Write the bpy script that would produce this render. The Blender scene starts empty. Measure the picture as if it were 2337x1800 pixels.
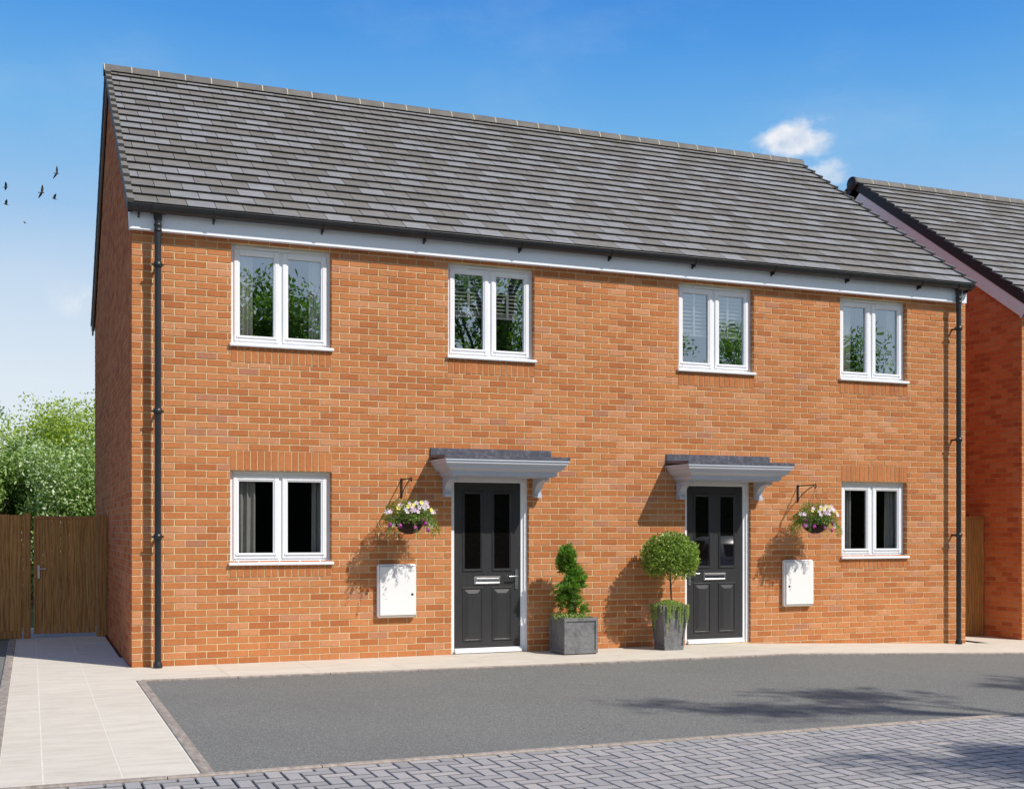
import bpy, math, random
from mathutils import Vector, Matrix, noise as mnoise

SC = bpy.context.scene
COL = SC.collection
PI = math.pi
R = math.radians

# ------------------------------------------------------------------ mesh helper
class MB:
    """collects faces; every face has a material slot and a tint value"""
    def __init__(s):
        s.v = []; s.f = []; s.m = []; s.t = []; s.sm = []
    def face(s, pts, m=0, t=0.5, sm=False):
        n = len(s.v); s.v.extend(pts); s.f.append(tuple(range(n, n + len(pts))))
        s.m.append(m); s.t.append(t); s.sm.append(sm)
    def grid(s, P, m=0, t=0.5, sm=True, cu=False, cv=False):
        """P[i][j] points, shared vertices"""
        n0 = len(s.v); nu = len(P); nv = len(P[0])
        for row in P: s.v.extend(row)
        for i in range(nu if cu else nu - 1):
            for j in range(nv if cv else nv - 1):
                i2 = (i + 1) % nu; j2 = (j + 1) % nv
                s.f.append((n0 + i * nv + j, n0 + i2 * nv + j, n0 + i2 * nv + j2, n0 + i * nv + j2))
                s.m.append(m); s.t.append(t); s.sm.append(sm)
    def box(s, x0, x1, y0, y1, z0, z1, m=0, t=0.5, skip=''):
        a, b, c, d = (x0, y0, z0), (x1, y0, z0), (x1, y1, z0), (x0, y1, z0)
        e, f, g, h = (x0, y0, z1), (x1, y0, z1), (x1, y1, z1), (x0, y1, z1)
        if 'b' not in skip: s.face([a, d, c, b], m, t)
        if 't' not in skip: s.face([e, f, g, h], m, t)
        if 'f' not in skip: s.face([a, b, f, e], m, t)
        if 'k' not in skip: s.face([c, d, h, g], m, t)
        if 'l' not in skip: s.face([d, a, e, h], m, t)
        if 'r' not in skip: s.face([b, c, g, f], m, t)
    def bbox(s, x0, x1, y0, y1, z0, z1, b=0.006, m=0, t=0.5):
        """box with chamfered edges"""
        lv = [(z0, b), (z0 + b, 0), (z1 - b, 0), (z1, b)]
        rings = []
        for z, i in lv:
            X0, X1, Y0, Y1 = x0 + i, x1 - i, y0 + i, y1 - i
            c = b if i == 0 else b * 0.4
            rings.append([(X0 + c, Y0, z), (X1 - c, Y0, z), (X1, Y0 + c, z), (X1, Y1 - c, z),
                          (X1 - c, Y1, z), (X0 + c, Y1, z), (X0, Y1 - c, z), (X0, Y0 + c, z)])
        s.grid(rings, m, t, False, cv=True)
        s.face(list(reversed(rings[0])), m, t); s.face(rings[-1], m, t)
    def frustum(s, x0, x1, z0, z1, yb, yt, ins, m=0, t=0.5):
        """raised panel on a wall facing -Y"""
        o = [(x0, yb, z0), (x1, yb, z0), (x1, yb, z1), (x0, yb, z1)]
        i = [(x0 + ins, yt, z0 + ins), (x1 - ins, yt, z0 + ins), (x1 - ins, yt, z1 - ins), (x0 + ins, yt, z1 - ins)]
        for k in range(4):
            l = (k + 1) % 4
            s.face([o[k], o[l], i[l], i[k]], m, t)
        s.face(i, m, t)
    def ring(s, x0, x1, z0, z1, w, yb, yt, m=0, t=0.5):
        """moulding running round a rectangle, facing -Y"""
        def rc(i, y): return [(x0 + i, y, z0 + i), (x1 - i, y, z0 + i), (x1 - i, y, z1 - i), (x0 + i, y, z1 - i)]
        L = [rc(0, yb), rc(w * .3, yt), rc(w * .6, yt), rc(w, yb)]
        for a, b in zip(L, L[1:]):
            for k in range(4):
                l = (k + 1) % 4
                s.face([a[k], a[l], b[l], b[k]], m, t)
    def frame(s, x0, x1, z0, z1, w, y0, y1, m=0, t=0.5, wt=None, wb=None, b=0.004):
        wt = wt or w; wb = wb or w
        s.bbox(x0, x0 + w, y0, y1, z0, z1, b, m, t); s.bbox(x1 - w, x1, y0, y1, z0, z1, b, m, t)
        s.bbox(x0 + w, x1 - w, y0 + .0015, y1, z1 - wt, z1, b, m, t)
        s.bbox(x0 + w, x1 - w, y0 + .0015, y1, z0, z0 + wb, b, m, t)
    def tube(s, pts, rad, n=8, m=0, t=0.5, caps=True):
        pts = [Vector(p) for p in pts]
        if not hasattr(rad, '__len__'): rad = [rad] * len(pts)
        rows = []; up = None
        for i, p in enumerate(pts):
            d = (pts[min(i + 1, len(pts) - 1)] - pts[max(i - 1, 0)]).normalized()
            if up is None:
                up = Vector((0, 0, 1)) if abs(d.z) < .9 else Vector((1, 0, 0))
            a = d.cross(up).normalized(); up = a.cross(d).normalized()
            rows.append([tuple(p + (a * math.cos(2 * PI * k / n) + up * math.sin(2 * PI * k / n)) * rad[i]) for k in range(n)])
        s.grid(rows, m, t, True, cv=True)
        if caps:
            s.face(list(reversed(rows[0])), m, t); s.face(rows[-1], m, t)
    def lathe(s, c, prof, n=16, m=0, t=0.5):
        rows = [[(c[0] + r * math.cos(2 * PI * k / n), c[1] + r * math.sin(2 * PI * k / n), c[2] + z) for k in range(n)] for r, z in prof]
        s.grid(rows, m, t, True, cv=True)
    def leaf(s, p, d, n, L, W, m=0, t=0.5, bend=.15):
        """a small folded leaf of two quads: base p, direction d, normal n"""
        w = d.cross(n).normalized()
        if w.length < .1: return
        n = w.cross(d)
        q0 = p; q1 = p + d * L * .55 + w * W * .5 + n * L * bend * .6; q2 = p + d * L
        q3 = p + d * L * .55 - w * W * .5 + n * L * bend * .6; qm = p + d * L * .5
        s.face([tuple(q0), tuple(q1), tuple(q2), tuple(qm)], m, t); s.face([tuple(q0), tuple(qm), tuple(q2), tuple(q3)], m, t)
    def build(s, name, mats, parent=None, smooth_angle=None):
        me = bpy.data.meshes.new(name)
        me.from_pydata([tuple(v) for v in s.v], [], s.f)
        if not isinstance(mats, (list, tuple)): mats = [mats]
        for mt in mats: me.materials.append(mt)
        me.polygons.foreach_set('material_index', s.m)
        me.polygons.foreach_set('use_smooth', s.sm)
        a = me.attributes.new('tint', 'FLOAT', 'FACE'); a.data.foreach_set('value', s.t)
        me.update()
        o = bpy.data.objects.new(name, me); COL.objects.link(o)
        if parent is not None: o.parent = parent
        return o

def tag(o, label=None, cat=None, group=None, kind=None):
    if label: o['label'] = label
    if cat: o['category'] = cat
    if group: o['group'] = group
    if kind: o['kind'] = kind
    return o
def thing(name, label, cat, loc=(0, 0, 0), group=None):
    o = bpy.data.objects.new(name, None); COL.objects.link(o); o.location = loc
    o.empty_display_size = .2
    return tag(o, label, cat, group)
def copy_tree(o, parent=None):
    kids = [c for c in list(COL.objects) if c.parent == o]
    c = o.copy(); COL.objects.link(c); c.parent = parent
    for k in kids: copy_tree(k, c)
    return c
def struct(o, label, cat='ground'):
    return tag(o, label, cat, kind='structure')

# ------------------------------------------------------------------ materials
def mat(name):
    m = bpy.data.materials.new(name); m.use_nodes = True
    nt = m.node_tree; nt.nodes.clear()
    out = nt.nodes.new('ShaderNodeOutputMaterial')
    b = nt.nodes.new('ShaderNodeBsdfPrincipled')
    nt.links.new(b.outputs[0], out.inputs[0])
    return m, nt, b, out
def N(nt, typ, **kw):
    n = nt.nodes.new('ShaderNode' + typ)
    for k, v in kw.items():
        if k in n.inputs.keys() if isinstance(k, str) else False: n.inputs[k].default_value = v
        else: setattr(n, k, v)
    return n
def L(nt, a, b): nt.links.new(a, b)
def coords(nt, scale=(1, 1, 1), kind='Object'):
    tc = N(nt, 'TexCoord'); mp = N(nt, 'Mapping'); mp.inputs['Scale'].default_value = scale
    L(nt, tc.outputs[kind], mp.inputs[0]); return mp.outputs[0]
def noise_(nt, vec, scale, detail=4, rough=.6):
    n = N(nt, 'TexNoise'); n.inputs['Scale'].default_value = scale; n.inputs['Detail'].default_value = detail
    n.inputs['Roughness'].default_value = rough; L(nt, vec, n.inputs['Vector']); return n.outputs[0]
def ramp(nt, fac, stops):
    r = N(nt, 'ValToRGB'); e = r.color_ramp.elements
    while len(e) < len(stops): e.new(.5)
    for k, (p, c) in enumerate(stops):
        e[k].position = p; e[k].color = (*c, 1) if len(c) == 3 else c
    L(nt, fac, r.inputs[0]); return r.outputs[0]
def mix(nt, fac, a, b, typ='MIX'):
    m = N(nt, 'Mix', data_type='RGBA', blend_type=typ)
    for sock, v in ((m.inputs[0], fac), (m.inputs[6], a), (m.inputs[7], b)):
        if hasattr(v, 'links') or hasattr(v, 'is_linked'): L(nt, v, sock)
        elif isinstance(v, (int, float)): sock.default_value = v
        else: sock.default_value = (*v, 1)
    return m.outputs[2]
def bump(nt, b, h, dist=.003, strength=1.0):
    bp = N(nt, 'Bump'); bp.inputs['Distance'].default_value = dist; bp.inputs['Strength'].default_value = strength
    L(nt, h, bp.inputs['Height']); L(nt, bp.outputs[0], b.inputs['Normal'])
def tint(nt):
    a = N(nt, 'Attribute', attribute_name='tint'); return a.outputs['Fac']

def simple(name, col, rough=.5, var=.08, sc=6, bumpd=0.0, metal=0, spec=.5, bsc=80):
    m, nt, b, o = mat(name)
    v = coords(nt); n = noise_(nt, v, sc, 6)
    dark = tuple(c * (1 - var) for c in col); lite = tuple(min(1, c * (1 + var)) for c in col)
    L(nt, ramp(nt, n, [(.3, dark), (.7, lite)]), b.inputs['Base Color'])
    b.inputs['Roughness'].default_value = rough; b.inputs['Metallic'].default_value = metal
    b.inputs['Specular IOR Level'].default_value = spec
    if bumpd: bump(nt, b, noise_(nt, v, bsc, 4), bumpd)
    return m

def brick_mat(name, stops, dark=1.0, bscale=60):
    m, nt, b, o = mat(name)
    v = coords(nt); t = tint(nt)
    c = ramp(nt, t, stops)
    big = noise_(nt, v, 1.3, 3)
    c = mix(nt, .35, c, ramp(nt, big, [(.3, (.42, .40, .40)), (.7, (.62, .6, .58))]), 'OVERLAY')
    med = noise_(nt, v, 22, 5, .7)
    c = mix(nt, .45, c, ramp(nt, med, [(.32, (.42, .40, .40)), (.68, (.62, .62, .62))]), 'OVERLAY')
    sp = noise_(nt, v, 190, 2, .5)
    spk = ramp(nt, sp, [(.62, (0, 0, 0)), (.70, (1, 1, 1))])
    c = mix(nt, spk, c, (.10 * dark, .035 * dark, .02 * dark))
    L(nt, c, b.inputs['Base Color']); b.inputs['Roughness'].default_value = .88
    b.inputs['Specular IOR Level'].default_value = .25
    h = mix(nt, .5, noise_(nt, v, bscale, 5, .7), noise_(nt, v, 240, 2))
    bump(nt, b, h, .004, .8)
    return m

M = {}
BR = [(0, (.390, .132, .047)), (.15, (.44, .160, .055)), (.5, (.485, .188, .067)), (.8, (.51, .214, .086)), (.94, (.54, .250, .125)), (1, (.40, .175, .10))]
M['brick'] = brick_mat('brick', BR)
M['brick_soldier'] = brick_mat('brick_soldier', [(0, (.42, .150, .052)), (1, (.48, .19, .070))])
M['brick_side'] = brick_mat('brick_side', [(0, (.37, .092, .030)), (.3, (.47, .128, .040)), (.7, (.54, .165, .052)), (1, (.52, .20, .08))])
M['mortar'] = simple('mortar', (.66, .53, .31), .95, .15, 9, .002, spec=.2, bsc=120)
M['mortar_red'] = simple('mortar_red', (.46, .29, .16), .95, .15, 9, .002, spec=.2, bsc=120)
M['upvc'] = simple('upvc', (.80, .81, .83), .32, .02, 3, 0)
M['canopy_paint'] = simple('canopy_paint', (.50, .52, .58), .4, .04, 3)
M['fascia'] = simple('fascia', (.84, .87, .93), .4, .03, 2, 0)
M['board_pink'] = simple('barge_board_paint', (.70, .74, .72), .5, .05, 2)
M['board_brown'] = simple('barge_board_brown', (.22, .15, .125), .6, .1, 2)
M['black'] = simple('black_plastic', (.016, .017, .019), .38, .25, 8, .0006, spec=.5, bsc=30)
M['verge_black'] = simple('verge_black', (.012, .012, .014), .6, .2, 8)
M['iron'] = simple('black_iron', (.012, .012, .013), .5, .2, 20, .001)
M['steel'] = simple('brushed_steel', (.55, .55, .56), .28, .1, 30, 0, metal=1)
M['steel_dark'] = simple('steel_recess', (.06, .065, .08), .3, .1, 30, 0, metal=.6)
M['lead'] = None
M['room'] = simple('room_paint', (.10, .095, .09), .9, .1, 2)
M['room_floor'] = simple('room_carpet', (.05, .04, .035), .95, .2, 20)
M['curtain_pale'] = simple('curtain_pale', (.78, .74, .66), .9, .06, 8)  # sunlit paleness of the upper curtains put into the colour
M['curtain_grey'] = simple('curtain_grey', (.34, .33, .31), .9, .08, 8)
M['blind'] = simple('blind_white', (.80, .79, .76), .45, .03, 5)
M['gap_shade'] = simple('lid_gap_shade', (.22, .22, .24), .7, .05, 3)
M['meter'] = simple('meter_box', (.80, .79, .78), .35, .02, 3)
M['soil'] = simple('soil', (.045, .03, .02), 1, .5, 30, .01)
M['bark'] = simple('bark', (.11, .085, .06), .95, .4, 14, .01, bsc=30)
M['coir'] = None

def lead_mat():
    m, nt, b, o = mat('lead_sheet')
    v = coords(nt, (1, 1, 1)); n = noise_(nt, v, 14, 8, .75); n2 = noise_(nt, v, 60, 4, .8)
    f = mix(nt, .4, n, n2)
    L(nt, ramp(nt, f, [(.35, (.055, .055, .075)), (.5, (.085, .085, .11)), (.62, (.20, .20, .24))]), b.inputs['Base Color'])
    b.inputs['Roughness'].default_value = .5; b.inputs['Metallic'].default_value = .15
    bump(nt, b, n, .003); return m
M['lead'] = lead_mat()

def coir_mat():
    m, nt, b, o = mat('coir_liner')
    v = coords(nt, (1, 1, .35)); w = noise_(nt, v, 90, 6, .8)
    L(nt, ramp(nt, w, [(.35, (.008, .005, .004)), (.55, (.035, .018, .01)), (.75, (.12, .06, .03))]), b.inputs['Base Color'])
    b.inputs['Roughness'].default_value = 1; bump(nt, b, w, .01); return m
M['coir'] = coir_mat()

def tile_mat():
    m, nt, b, o = mat('concrete_roof_tile')
    v = coords(nt); t = tint(nt)
    c = ramp(nt, t, [(0, (.135, .124, .108)), (.4, (.165, .154, .138)), (.52, (.180, .172, .160)), (.60, (.205, .202, .204)), (1, (.230, .228, .235))])
    vs = coords(nt, (2.2, 7, 7)); n = noise_(nt, vs, 3.2, 7, .65)
    c = mix(nt, .8, c, ramp(nt, n, [(.3, (.34, .34, .34)), (.7, (.66, .66, .66))]), 'OVERLAY')
    c = mix(nt, .3, c, ramp(nt, noise_(nt, v, 120, 3), [(.35, (.38, .38, .38)), (.65, (.62, .62, .62))]), 'OVERLAY')
    L(nt, c, b.inputs['Base Color']); b.inputs['Roughness'].default_value = .62
    b.inputs['Specular IOR Level'].default_value = .45
    bump(nt, b, mix(nt, .5, n, noise_(nt, v, 90, 4)), .003); return m
M['tile'] = tile_mat()
M['ridge'] = simple('ridge_tile', (.115, .105, .095), .7, .25, 5, .002)
M['ridge_joint'] = simple('ridge_joint', (.50, .45, .34), .9, .15, 9)

def door_mat():
    m, nt, b, o = mat('door_charcoal_paint')
    v = coords(nt, (40, 40, 2.5)); n = noise_(nt, v, 3, 5, .6)
    L(nt, ramp(nt, n, [(.3, (.028, .028, .030)), (.7, (.038, .038, .041))]), b.inputs['Base Color'])
    b.inputs['Roughness'].default_value = .34; bump(nt, b, n, .0007); return m
M['door'] = door_mat()

def glass_mat(name, refl, tr):
    m, nt, b, o = mat(name); nt.nodes.remove(b)
    g = N(nt, 'BsdfGlossy'); g.inputs['Roughness'].default_value = 0.0; g.inputs['Color'].default_value = (.82, .91, 1, 1)
    t = N(nt, 'BsdfTransparent'); t.inputs['Color'].default_value = (*tr, 1)
    v = coords(nt, (1, 1, 1)); n = noise_(nt, v, 1.6, 2, .4)
    bp = N(nt, 'Bump'); bp.inputs['Distance'].default_value = .0022; L(nt, n, bp.inputs['Height']); L(nt, bp.outputs[0], g.inputs['Normal'])
    lw = N(nt, 'LayerWeight'); lw.inputs['Blend'].default_value = .25
    mp = N(nt, 'MapRange'); mp.inputs[1].default_value = 0; mp.inputs[2].default_value = 1
    mp.inputs[3].default_value = refl; mp.inputs[4].default_value = min(1, refl + .35)
    L(nt, lw.outputs['Fresnel'], mp.inputs[0])
    mx = N(nt, 'MixShader'); L(nt, mp.outputs[0], mx.inputs[0]); L(nt, t.outputs[0], mx.inputs[1]); L(nt, g.outputs[0], mx.inputs[2])
    L(nt, mx.outputs[0], o.inputs[0]); return m
M['glass_up'] = glass_mat('coated_window_glass', .42, (.9, .92, .92))
M['glass_down'] = glass_mat('clear_window_glass', .06, (.85, .86, .85))
def black_glass():
    m, nt, b, o = mat('door_glass')
    v = coords(nt); L(nt, ramp(nt, noise_(nt, v, 2, 2), [(.3, (.003, .003, .003)), (.7, (.006, .004, .004))]), b.inputs['Base Color'])
    b.inputs['Roughness'].default_value = .02; b.inputs['IOR'].default_value = 1.75; return m
M['glass_door'] = black_glass()

def leaf_mat(name, stops, transl=.3, rough=.45):
    m, nt, b, o = mat(name)
    v = coords(nt); t = tint(nt)
    c = ramp(nt, t, stops)
    c = mix(nt, .4, c, ramp(nt, noise_(nt, v, 1.7, 3), [(.3, (.4, .4, .4)), (.7, (.62, .62, .62))]), 'OVERLAY')
    L(nt, c, b.inputs['Base Color']); b.inputs['Roughness'].default_value = rough
    tr = N(nt, 'BsdfTranslucent'); L(nt, mix(nt, 1, c, (1.5, 1.7, .8), 'MULTIPLY'), tr.inputs['Color'])
    mx = N(nt, 'MixShader'); mx.inputs[0].default_value = transl
    L(nt, b.outputs[0], mx.inputs[1]); L(nt, tr.outputs[0], mx.inputs[2]); L(nt, mx.outputs[0], o.inputs[0])
    return m
M['leaf_bay'] = leaf_mat('bay_leaf', [(0, (.06, .13, .015)), (.5, (.17, .28, .035)), (.85, (.36, .46, .09)), (1, (.55, .60, .22))], .3, .35)
M['leaf_conifer'] = leaf_mat('conifer_sprig', [(0, (.06, .14, .018)), (.5, (.15, .30, .035)), (1, (.30, .46, .08))], .3, .55)
M['leaf_trail'] = leaf_mat('trailing_leaf', [(0, (.16, .25, .04)), (1, (.42, .50, .16))], .3, .5)
M['leaf_basket'] = leaf_mat('basket_leaf', [(0, (.04, .085, .012)), (.6, (.14, .235, .035)), (1, (.38, .46, .12))], .3, .5)
M['leaf_light'] = leaf_mat('tree_leaf_light', [(0, (.20, .27, .04)), (.6, (.38, .47, .08)), (1, (.52, .58, .17))], .35, .5)
M['leaf_silver'] = leaf_mat('tree_leaf_silver', [(0, (.09, .17, .035)), (.5, (.25, .36, .09)), (.8, (.44, .53, .27)), (1, (.62, .68, .55))], .3, .4)
M['leaf_street'] = leaf_mat('street_leaf', [(0, (.04, .09, .015)), (.6, (.12, .22, .03)), (1, (.26, .38, .08))], .5, .5)
M['leaf_mid'] = leaf_mat('tree_leaf_mid', [(0, (.035, .08, .012)), (.6, (.09, .18, .022)), (1, (.19, .29, .05))], .45, .45)

def petal_mat(name, col, edge):
    m, nt, b, o = mat(name)
    v = coords(nt); L(nt, ramp(nt, noise_(nt, v, 60, 3), [(.35, col), (.65, edge)]), b.inputs['Base Color'])
    b.inputs['Roughness'].default_value = .5
    tr = N(nt, 'BsdfTranslucent'); tr.inputs['Color'].default_value = (*edge, 1)
    mx = N(nt, 'MixShader'); mx.inputs[0].default_value = .25
    L(nt, b.outputs[0], mx.inputs[1]); L(nt, tr.outputs[0], mx.inputs[2]); L(nt, mx.outputs[0], o.inputs[0]); return m
M['petal_pink'] = petal_mat('petal_pale_pink', (.72, .50, .66), (.85, .70, .80))
M['petal_yellow'] = petal_mat('petal_yellow', (.72, .66, .08), (.85, .80, .20))
M['petal_magenta'] = petal_mat('petal_magenta', (.55, .04, .42), (.75, .20, .62))
M['petal_white'] = petal_mat('petal_white', (.80, .72, .76), (.88, .84, .86))

def stone_mat(name, c0, c1, c2, rough=.5):
    m, nt, b, o = mat(name)
    v = coords(nt); n = noise_(nt, v, 5, 8, .7); n2 = noise_(nt, v, 24, 6, .7)
    c = ramp(nt, mix(nt, .5, n, n2), [(.36, c0), (.47, c1), (.6, c2)])
    L(nt, c, b.inputs['Base Color']); b.inputs['Roughness'].default_value = rough
    bump(nt, b, n2, .0015); return m
M['planter'] = stone_mat('dark_fibre_clay', (.075, .075, .078), (.15, .15, .155), (.21, .21, .215))

def wood_mat():
    m, nt, b, o = mat('dark_stained_boards')
    tc = N(nt, 'TexCoord'); t = tint(nt)
    cx = N(nt, 'CombineXYZ'); ml = N(nt, 'Math', operation='MULTIPLY'); L(nt, t, ml.inputs[0]); ml.inputs[1].default_value = 37
    L(nt, ml.outputs[0], cx.inputs[0]); L(nt, ml.outputs[0], cx.inputs[2])
    ad = N(nt, 'VectorMath', operation='ADD'); L(nt, tc.outputs['Object'], ad.inputs[0]); L(nt, cx.outputs[0], ad.inputs[1])
    mp = N(nt, 'Mapping'); mp.inputs['Scale'].default_value = (5, 5, .9); L(nt, ad.outputs[0], mp.inputs[0])
    w = N(nt, 'TexWave', wave_type='BANDS', bands_direction='X'); w.inputs['Scale'].default_value = 1.4
    w.inputs['Distortion'].default_value = 9; w.inputs['Detail'].default_value = 4; w.inputs['Detail Scale'].default_value = 1.3
    L(nt, mp.outputs[0], w.inputs['Vector'])
    mp2 = N(nt, 'Mapping'); mp2.inputs['Scale'].default_value = (28, 28, 1.6); L(nt, ad.outputs[0], mp2.inputs[0])
    n = noise_(nt, mp2.outputs[0], 2, 6, .7)
    f = mix(nt, .82, w.outputs['Color'], n)
    c = ramp(nt, f, [(.25, (.13, .050, .010)), (.45, (.34, .155, .038)), (.75, (.52, .27, .08))])
    c = mix(nt, .6, c, ramp(nt, t, [(0, (.40, .40, .40)), (1, (.60, .60, .60))]), 'OVERLAY')
    L(nt, c, b.inputs['Base Color']); b.inputs['Roughness'].default_value = .6; bump(nt, b, f, .002); return m
M['wood'] = wood_mat()

def asphalt_mat():
    m, nt, b, o = mat('asphalt')
    v = coords(nt)
    a = noise_(nt, v, 120, 2, .85); g = noise_(nt, v, 62, 3, .8); p = noise_(nt, v, .55, 5, .55)
    c = ramp(nt, mix(nt, .35, a, g), [(.38, (.075, .076, .071)), (.5, (.138, .140, .133)), (.62, (.29, .29, .27))])
    c = mix(nt, .5, c, ramp(nt, p, [(.3, (.42, .42, .42)), (.7, (.56, .56, .55))]), 'OVERLAY')
    L(nt, c, b.inputs['Base Color']); b.inputs['Roughness'].default_value = .85
    bump(nt, b, mix(nt, .5, a, g), .006, .9); return m
M['asphalt'] = asphalt_mat()

def flag_mat():
    m, nt, b, o = mat('cream_paving_flag')
    v = coords(nt); t = tint(nt)
    vs = coords(nt, (1, 3.2, 1)); n = noise_(nt, vs, 2.2, 8, .7); f = noise_(nt, v, 220, 3, .7)
    c = ramp(nt, n, [(.3, (.50, .452, .378)), (.52, (.590, .540, .458)), (.72, (.64, .593, .512))])
    c = mix(nt, .25, c, ramp(nt, t, [(0, (.44, .44, .44)), (1, (.58, .58, .58))]), 'OVERLAY')
    c = mix(nt, .3, c, ramp(nt, f, [(.35, (.4, .4, .4)), (.65, (.6, .6, .6))]), 'OVERLAY')
    L(nt, c, b.inputs['Base Color']); b.inputs['Roughness'].default_value = .8; bump(nt, b, f, .002); return m
M['flag'] = flag_mat()
M['grout'] = simple('pale_grout', (.68, .65, .57), .9, .08, 8)
def kerb_mat():
    m, nt, b, o = mat('edging_stone')
    v = coords(nt, (4, 1.2, 4)); n = noise_(nt, v, 5, 7, .65); t = tint(nt)
    c = ramp(nt, n, [(.3, (.19, .16, .135)), (.5, (.29, .25, .215)), (.7, (.40, .35, .31))])
    c = mix(nt, .4, c, ramp(nt, t, [(0, (.40, .40, .40)), (1, (.62, .60, .60))]), 'OVERLAY')
    L(nt, c, b.inputs['Base Color']); b.inputs['Roughness'].default_value = .85; bump(nt, b, n, .003); return m
M['kerb'] = kerb_mat()
def block_mat():
    m, nt, b, o = mat('grey_block_paver')
    v = coords(nt); t = tint(nt)
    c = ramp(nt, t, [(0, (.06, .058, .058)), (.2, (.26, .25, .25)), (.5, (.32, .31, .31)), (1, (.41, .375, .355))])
    c = mix(nt, .45, c, ramp(nt, noise_(nt, v, 7, 6, .7), [(.3, (.42, .42, .42)), (.7, (.58, .58, .58))]), 'OVERLAY')
    c = mix(nt, .5, c, ramp(nt, noise_(nt, v, 170, 3, .7), [(.33, (.34, .34, .34)), (.67, (.66, .66, .66))]), 'OVERLAY')
    L(nt, c, b.inputs['Base Color']); b.inputs['Roughness'].default_value = .8
    bump(nt, b, noise_(nt, v, 170, 4, .7), .003); return m
M['block'] = block_mat()
M['joint'] = simple('joint_sand', (.03, .028, .027), 1, .3, 40)
M['earth'] = simple('grass_ground', (.06, .10, .03), 1, .4, 1.5, .02)
M['bird'] = simple('bird_feathers', (.03, .035, .045), .8, .3, 20)

# ------------------------------------------------------------------ ground
def gz(x, y=0):
    return -.035 * (min(max(x, 7.3), 13) - 7.3)
def strip_xs(x0, x1):
    return sorted(set([x0, x1] + [x for x in (7.3, 8.5, 9.5, 10.5, 11.5, 13) if x0 < x < x1]))
def kerbY(x):            # front edge of the pavement by the house
    return -1.20 - .05 * min(max(x, 0), 5)
rnd = random.Random(4)

g = MB()
xs = [-900, -60, -1.5, 7.3, 13, 60, 900]; ys = [-900, -40, -6.0, 30, 900]
def gbase(x): return -.12 + gz(x)
for i in range(len(xs) - 1):
    for j in range(len(ys) - 1):
        g.face([(xs[i], ys[j], gbase(xs[i])), (xs[i + 1], ys[j], gbase(xs[i + 1])), (xs[i + 1], ys[j + 1], gbase(xs[i + 1])), (xs[i], ys[j + 1], gbase(xs[i]))])
struct(g.build('ground', M['earth']), 'wide level grassy ground around the houses')

g = MB()                  # driveway in front
N_ = [0.02, 1.0, 2.5, 4, 5, 6.2, 7.3, 8.5, 9.5, 10.5, 11.5, 13, 26]
for a, b_ in zip(N_, N_[1:]):
    g.face([(a, -5.93, gz(a) - .012), (b_, -5.93, gz(b_) - .012), (b_, kerbY(b_) - .02, gz(b_) - .012), (a, kerbY(a) - .02, gz(a) - .012)])
struct(g.build('driveway', M['asphalt']), 'grey asphalt driveway in front of the brick house', 'driveway')
g = MB()
g.face([(-9, -5.93, -.014), (-1.24, -5.93, -.014), (-1.24, 4.02, -.014), (-9, 4.02, -.014)])
struct(g.build('driveway', M['asphalt']), 'dark asphalt beyond the left path edging', 'driveway')

# pavement: flags along the house and path to the gate, grout bed just below
g = MB()
g.face([(-1.18, -5.93, -.0012), (-.05, -5.93, -.0012), (-.05, 6, -.0012), (-1.18, 6, -.0012)], 1)
J = [(-1.165, -.928), (-.920, -.492), (-.484, -.058)]
y = -5.90; k = 0
for (a, b_) in J:
    y = -5.925
    while y < 5.6:
        L_ = 1.12 if y > -5.9 else .8
        y1 = min(y + L_, 5.6)
        g.box(a, b_, y, y1 - .0025, -.03, 0.0, 0, rnd.random(), 'b')
        y = y1
x = -.054
while x < 26:
    x1 = x + .9
    for (u, w_) in ((0.03 if not 10.8 < x < 13 else 1.3, -.60), (-.603, None)):
        def yy(X): return (kerbY(X) + .04) if w_ is None else w_
        P = [(x, yy(x), gz(x)), (x1 - .003, yy(x1), gz(x1)), (x1 - .003, u, gz(x1)), (x, u, gz(x))]
        g.face(P, 0, rnd.random())
    x = x1
for a, b_ in zip([-.04] + N_[1:], N_[1:]):
    g.face([(a, kerbY(a), gz(a) - .022), (b_, kerbY(b_), gz(b_) - .022), (b_, 1.3, gz(b_) - .022), (a, 1.3, gz(a) - .022)], 1)
struct(g.build('pavement', [M['flag'], M['grout']]), 'cream paved path and strip along the house', 'pavement')

# edging stones (kerbs)
def kerb_line(p0, p1, w, top, ln=.915, off=0, seg=0):
    g = MB(); p0 = Vector(p0); p1 = Vector(p1); d = (p1 - p0); Lr = d.length; d.normalize(); n = Vector((-d.y, d.x))
    s = -off
    while s < Lr:
        a = max(s, 0) + .003; b_ = min(s + ln, Lr) - .003; s += ln
        if b_ - a < .02: continue
        nseg = 4
        tt = rnd.random()
        rows = []
        for i in range(nseg + 1):
            q = p0 + d * (a + (b_ - a) * i / nseg); z = gz(q.x) + top
            def P(o, zz): return (q.x + n.x * o, q.y + n.y * o, zz)
            rows.append([P(0, z - .13), P(0, z - .008), P(.007, z), P(w - .007, z), P(w, z - .008), P(w, z - .13)])
        g.grid(rows, 0, tt, False)
        g.face(rows[0], 0, tt); g.face(list(reversed(rows[-1])), 0, tt)
    return g
def kerb_obj(g, label): struct(g.build('kerb', M['kerb']), label, 'kerb')
g = kerb_line((0.0, -1.20), (5, -1.45), .05, .006); g2 = kerb_line((5, -1.45), (26, -1.45), .05, .006)
kerb_obj(g, 'thin stone edging between the pavement and the driveway'); kerb_obj(g2, 'far stretch of thin stone edging beside the driveway')
kerb_obj(kerb_line((.035, -5.92), (.035, -1.19), .085, .006), 'stone edging between the cream path and the driveway')
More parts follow.
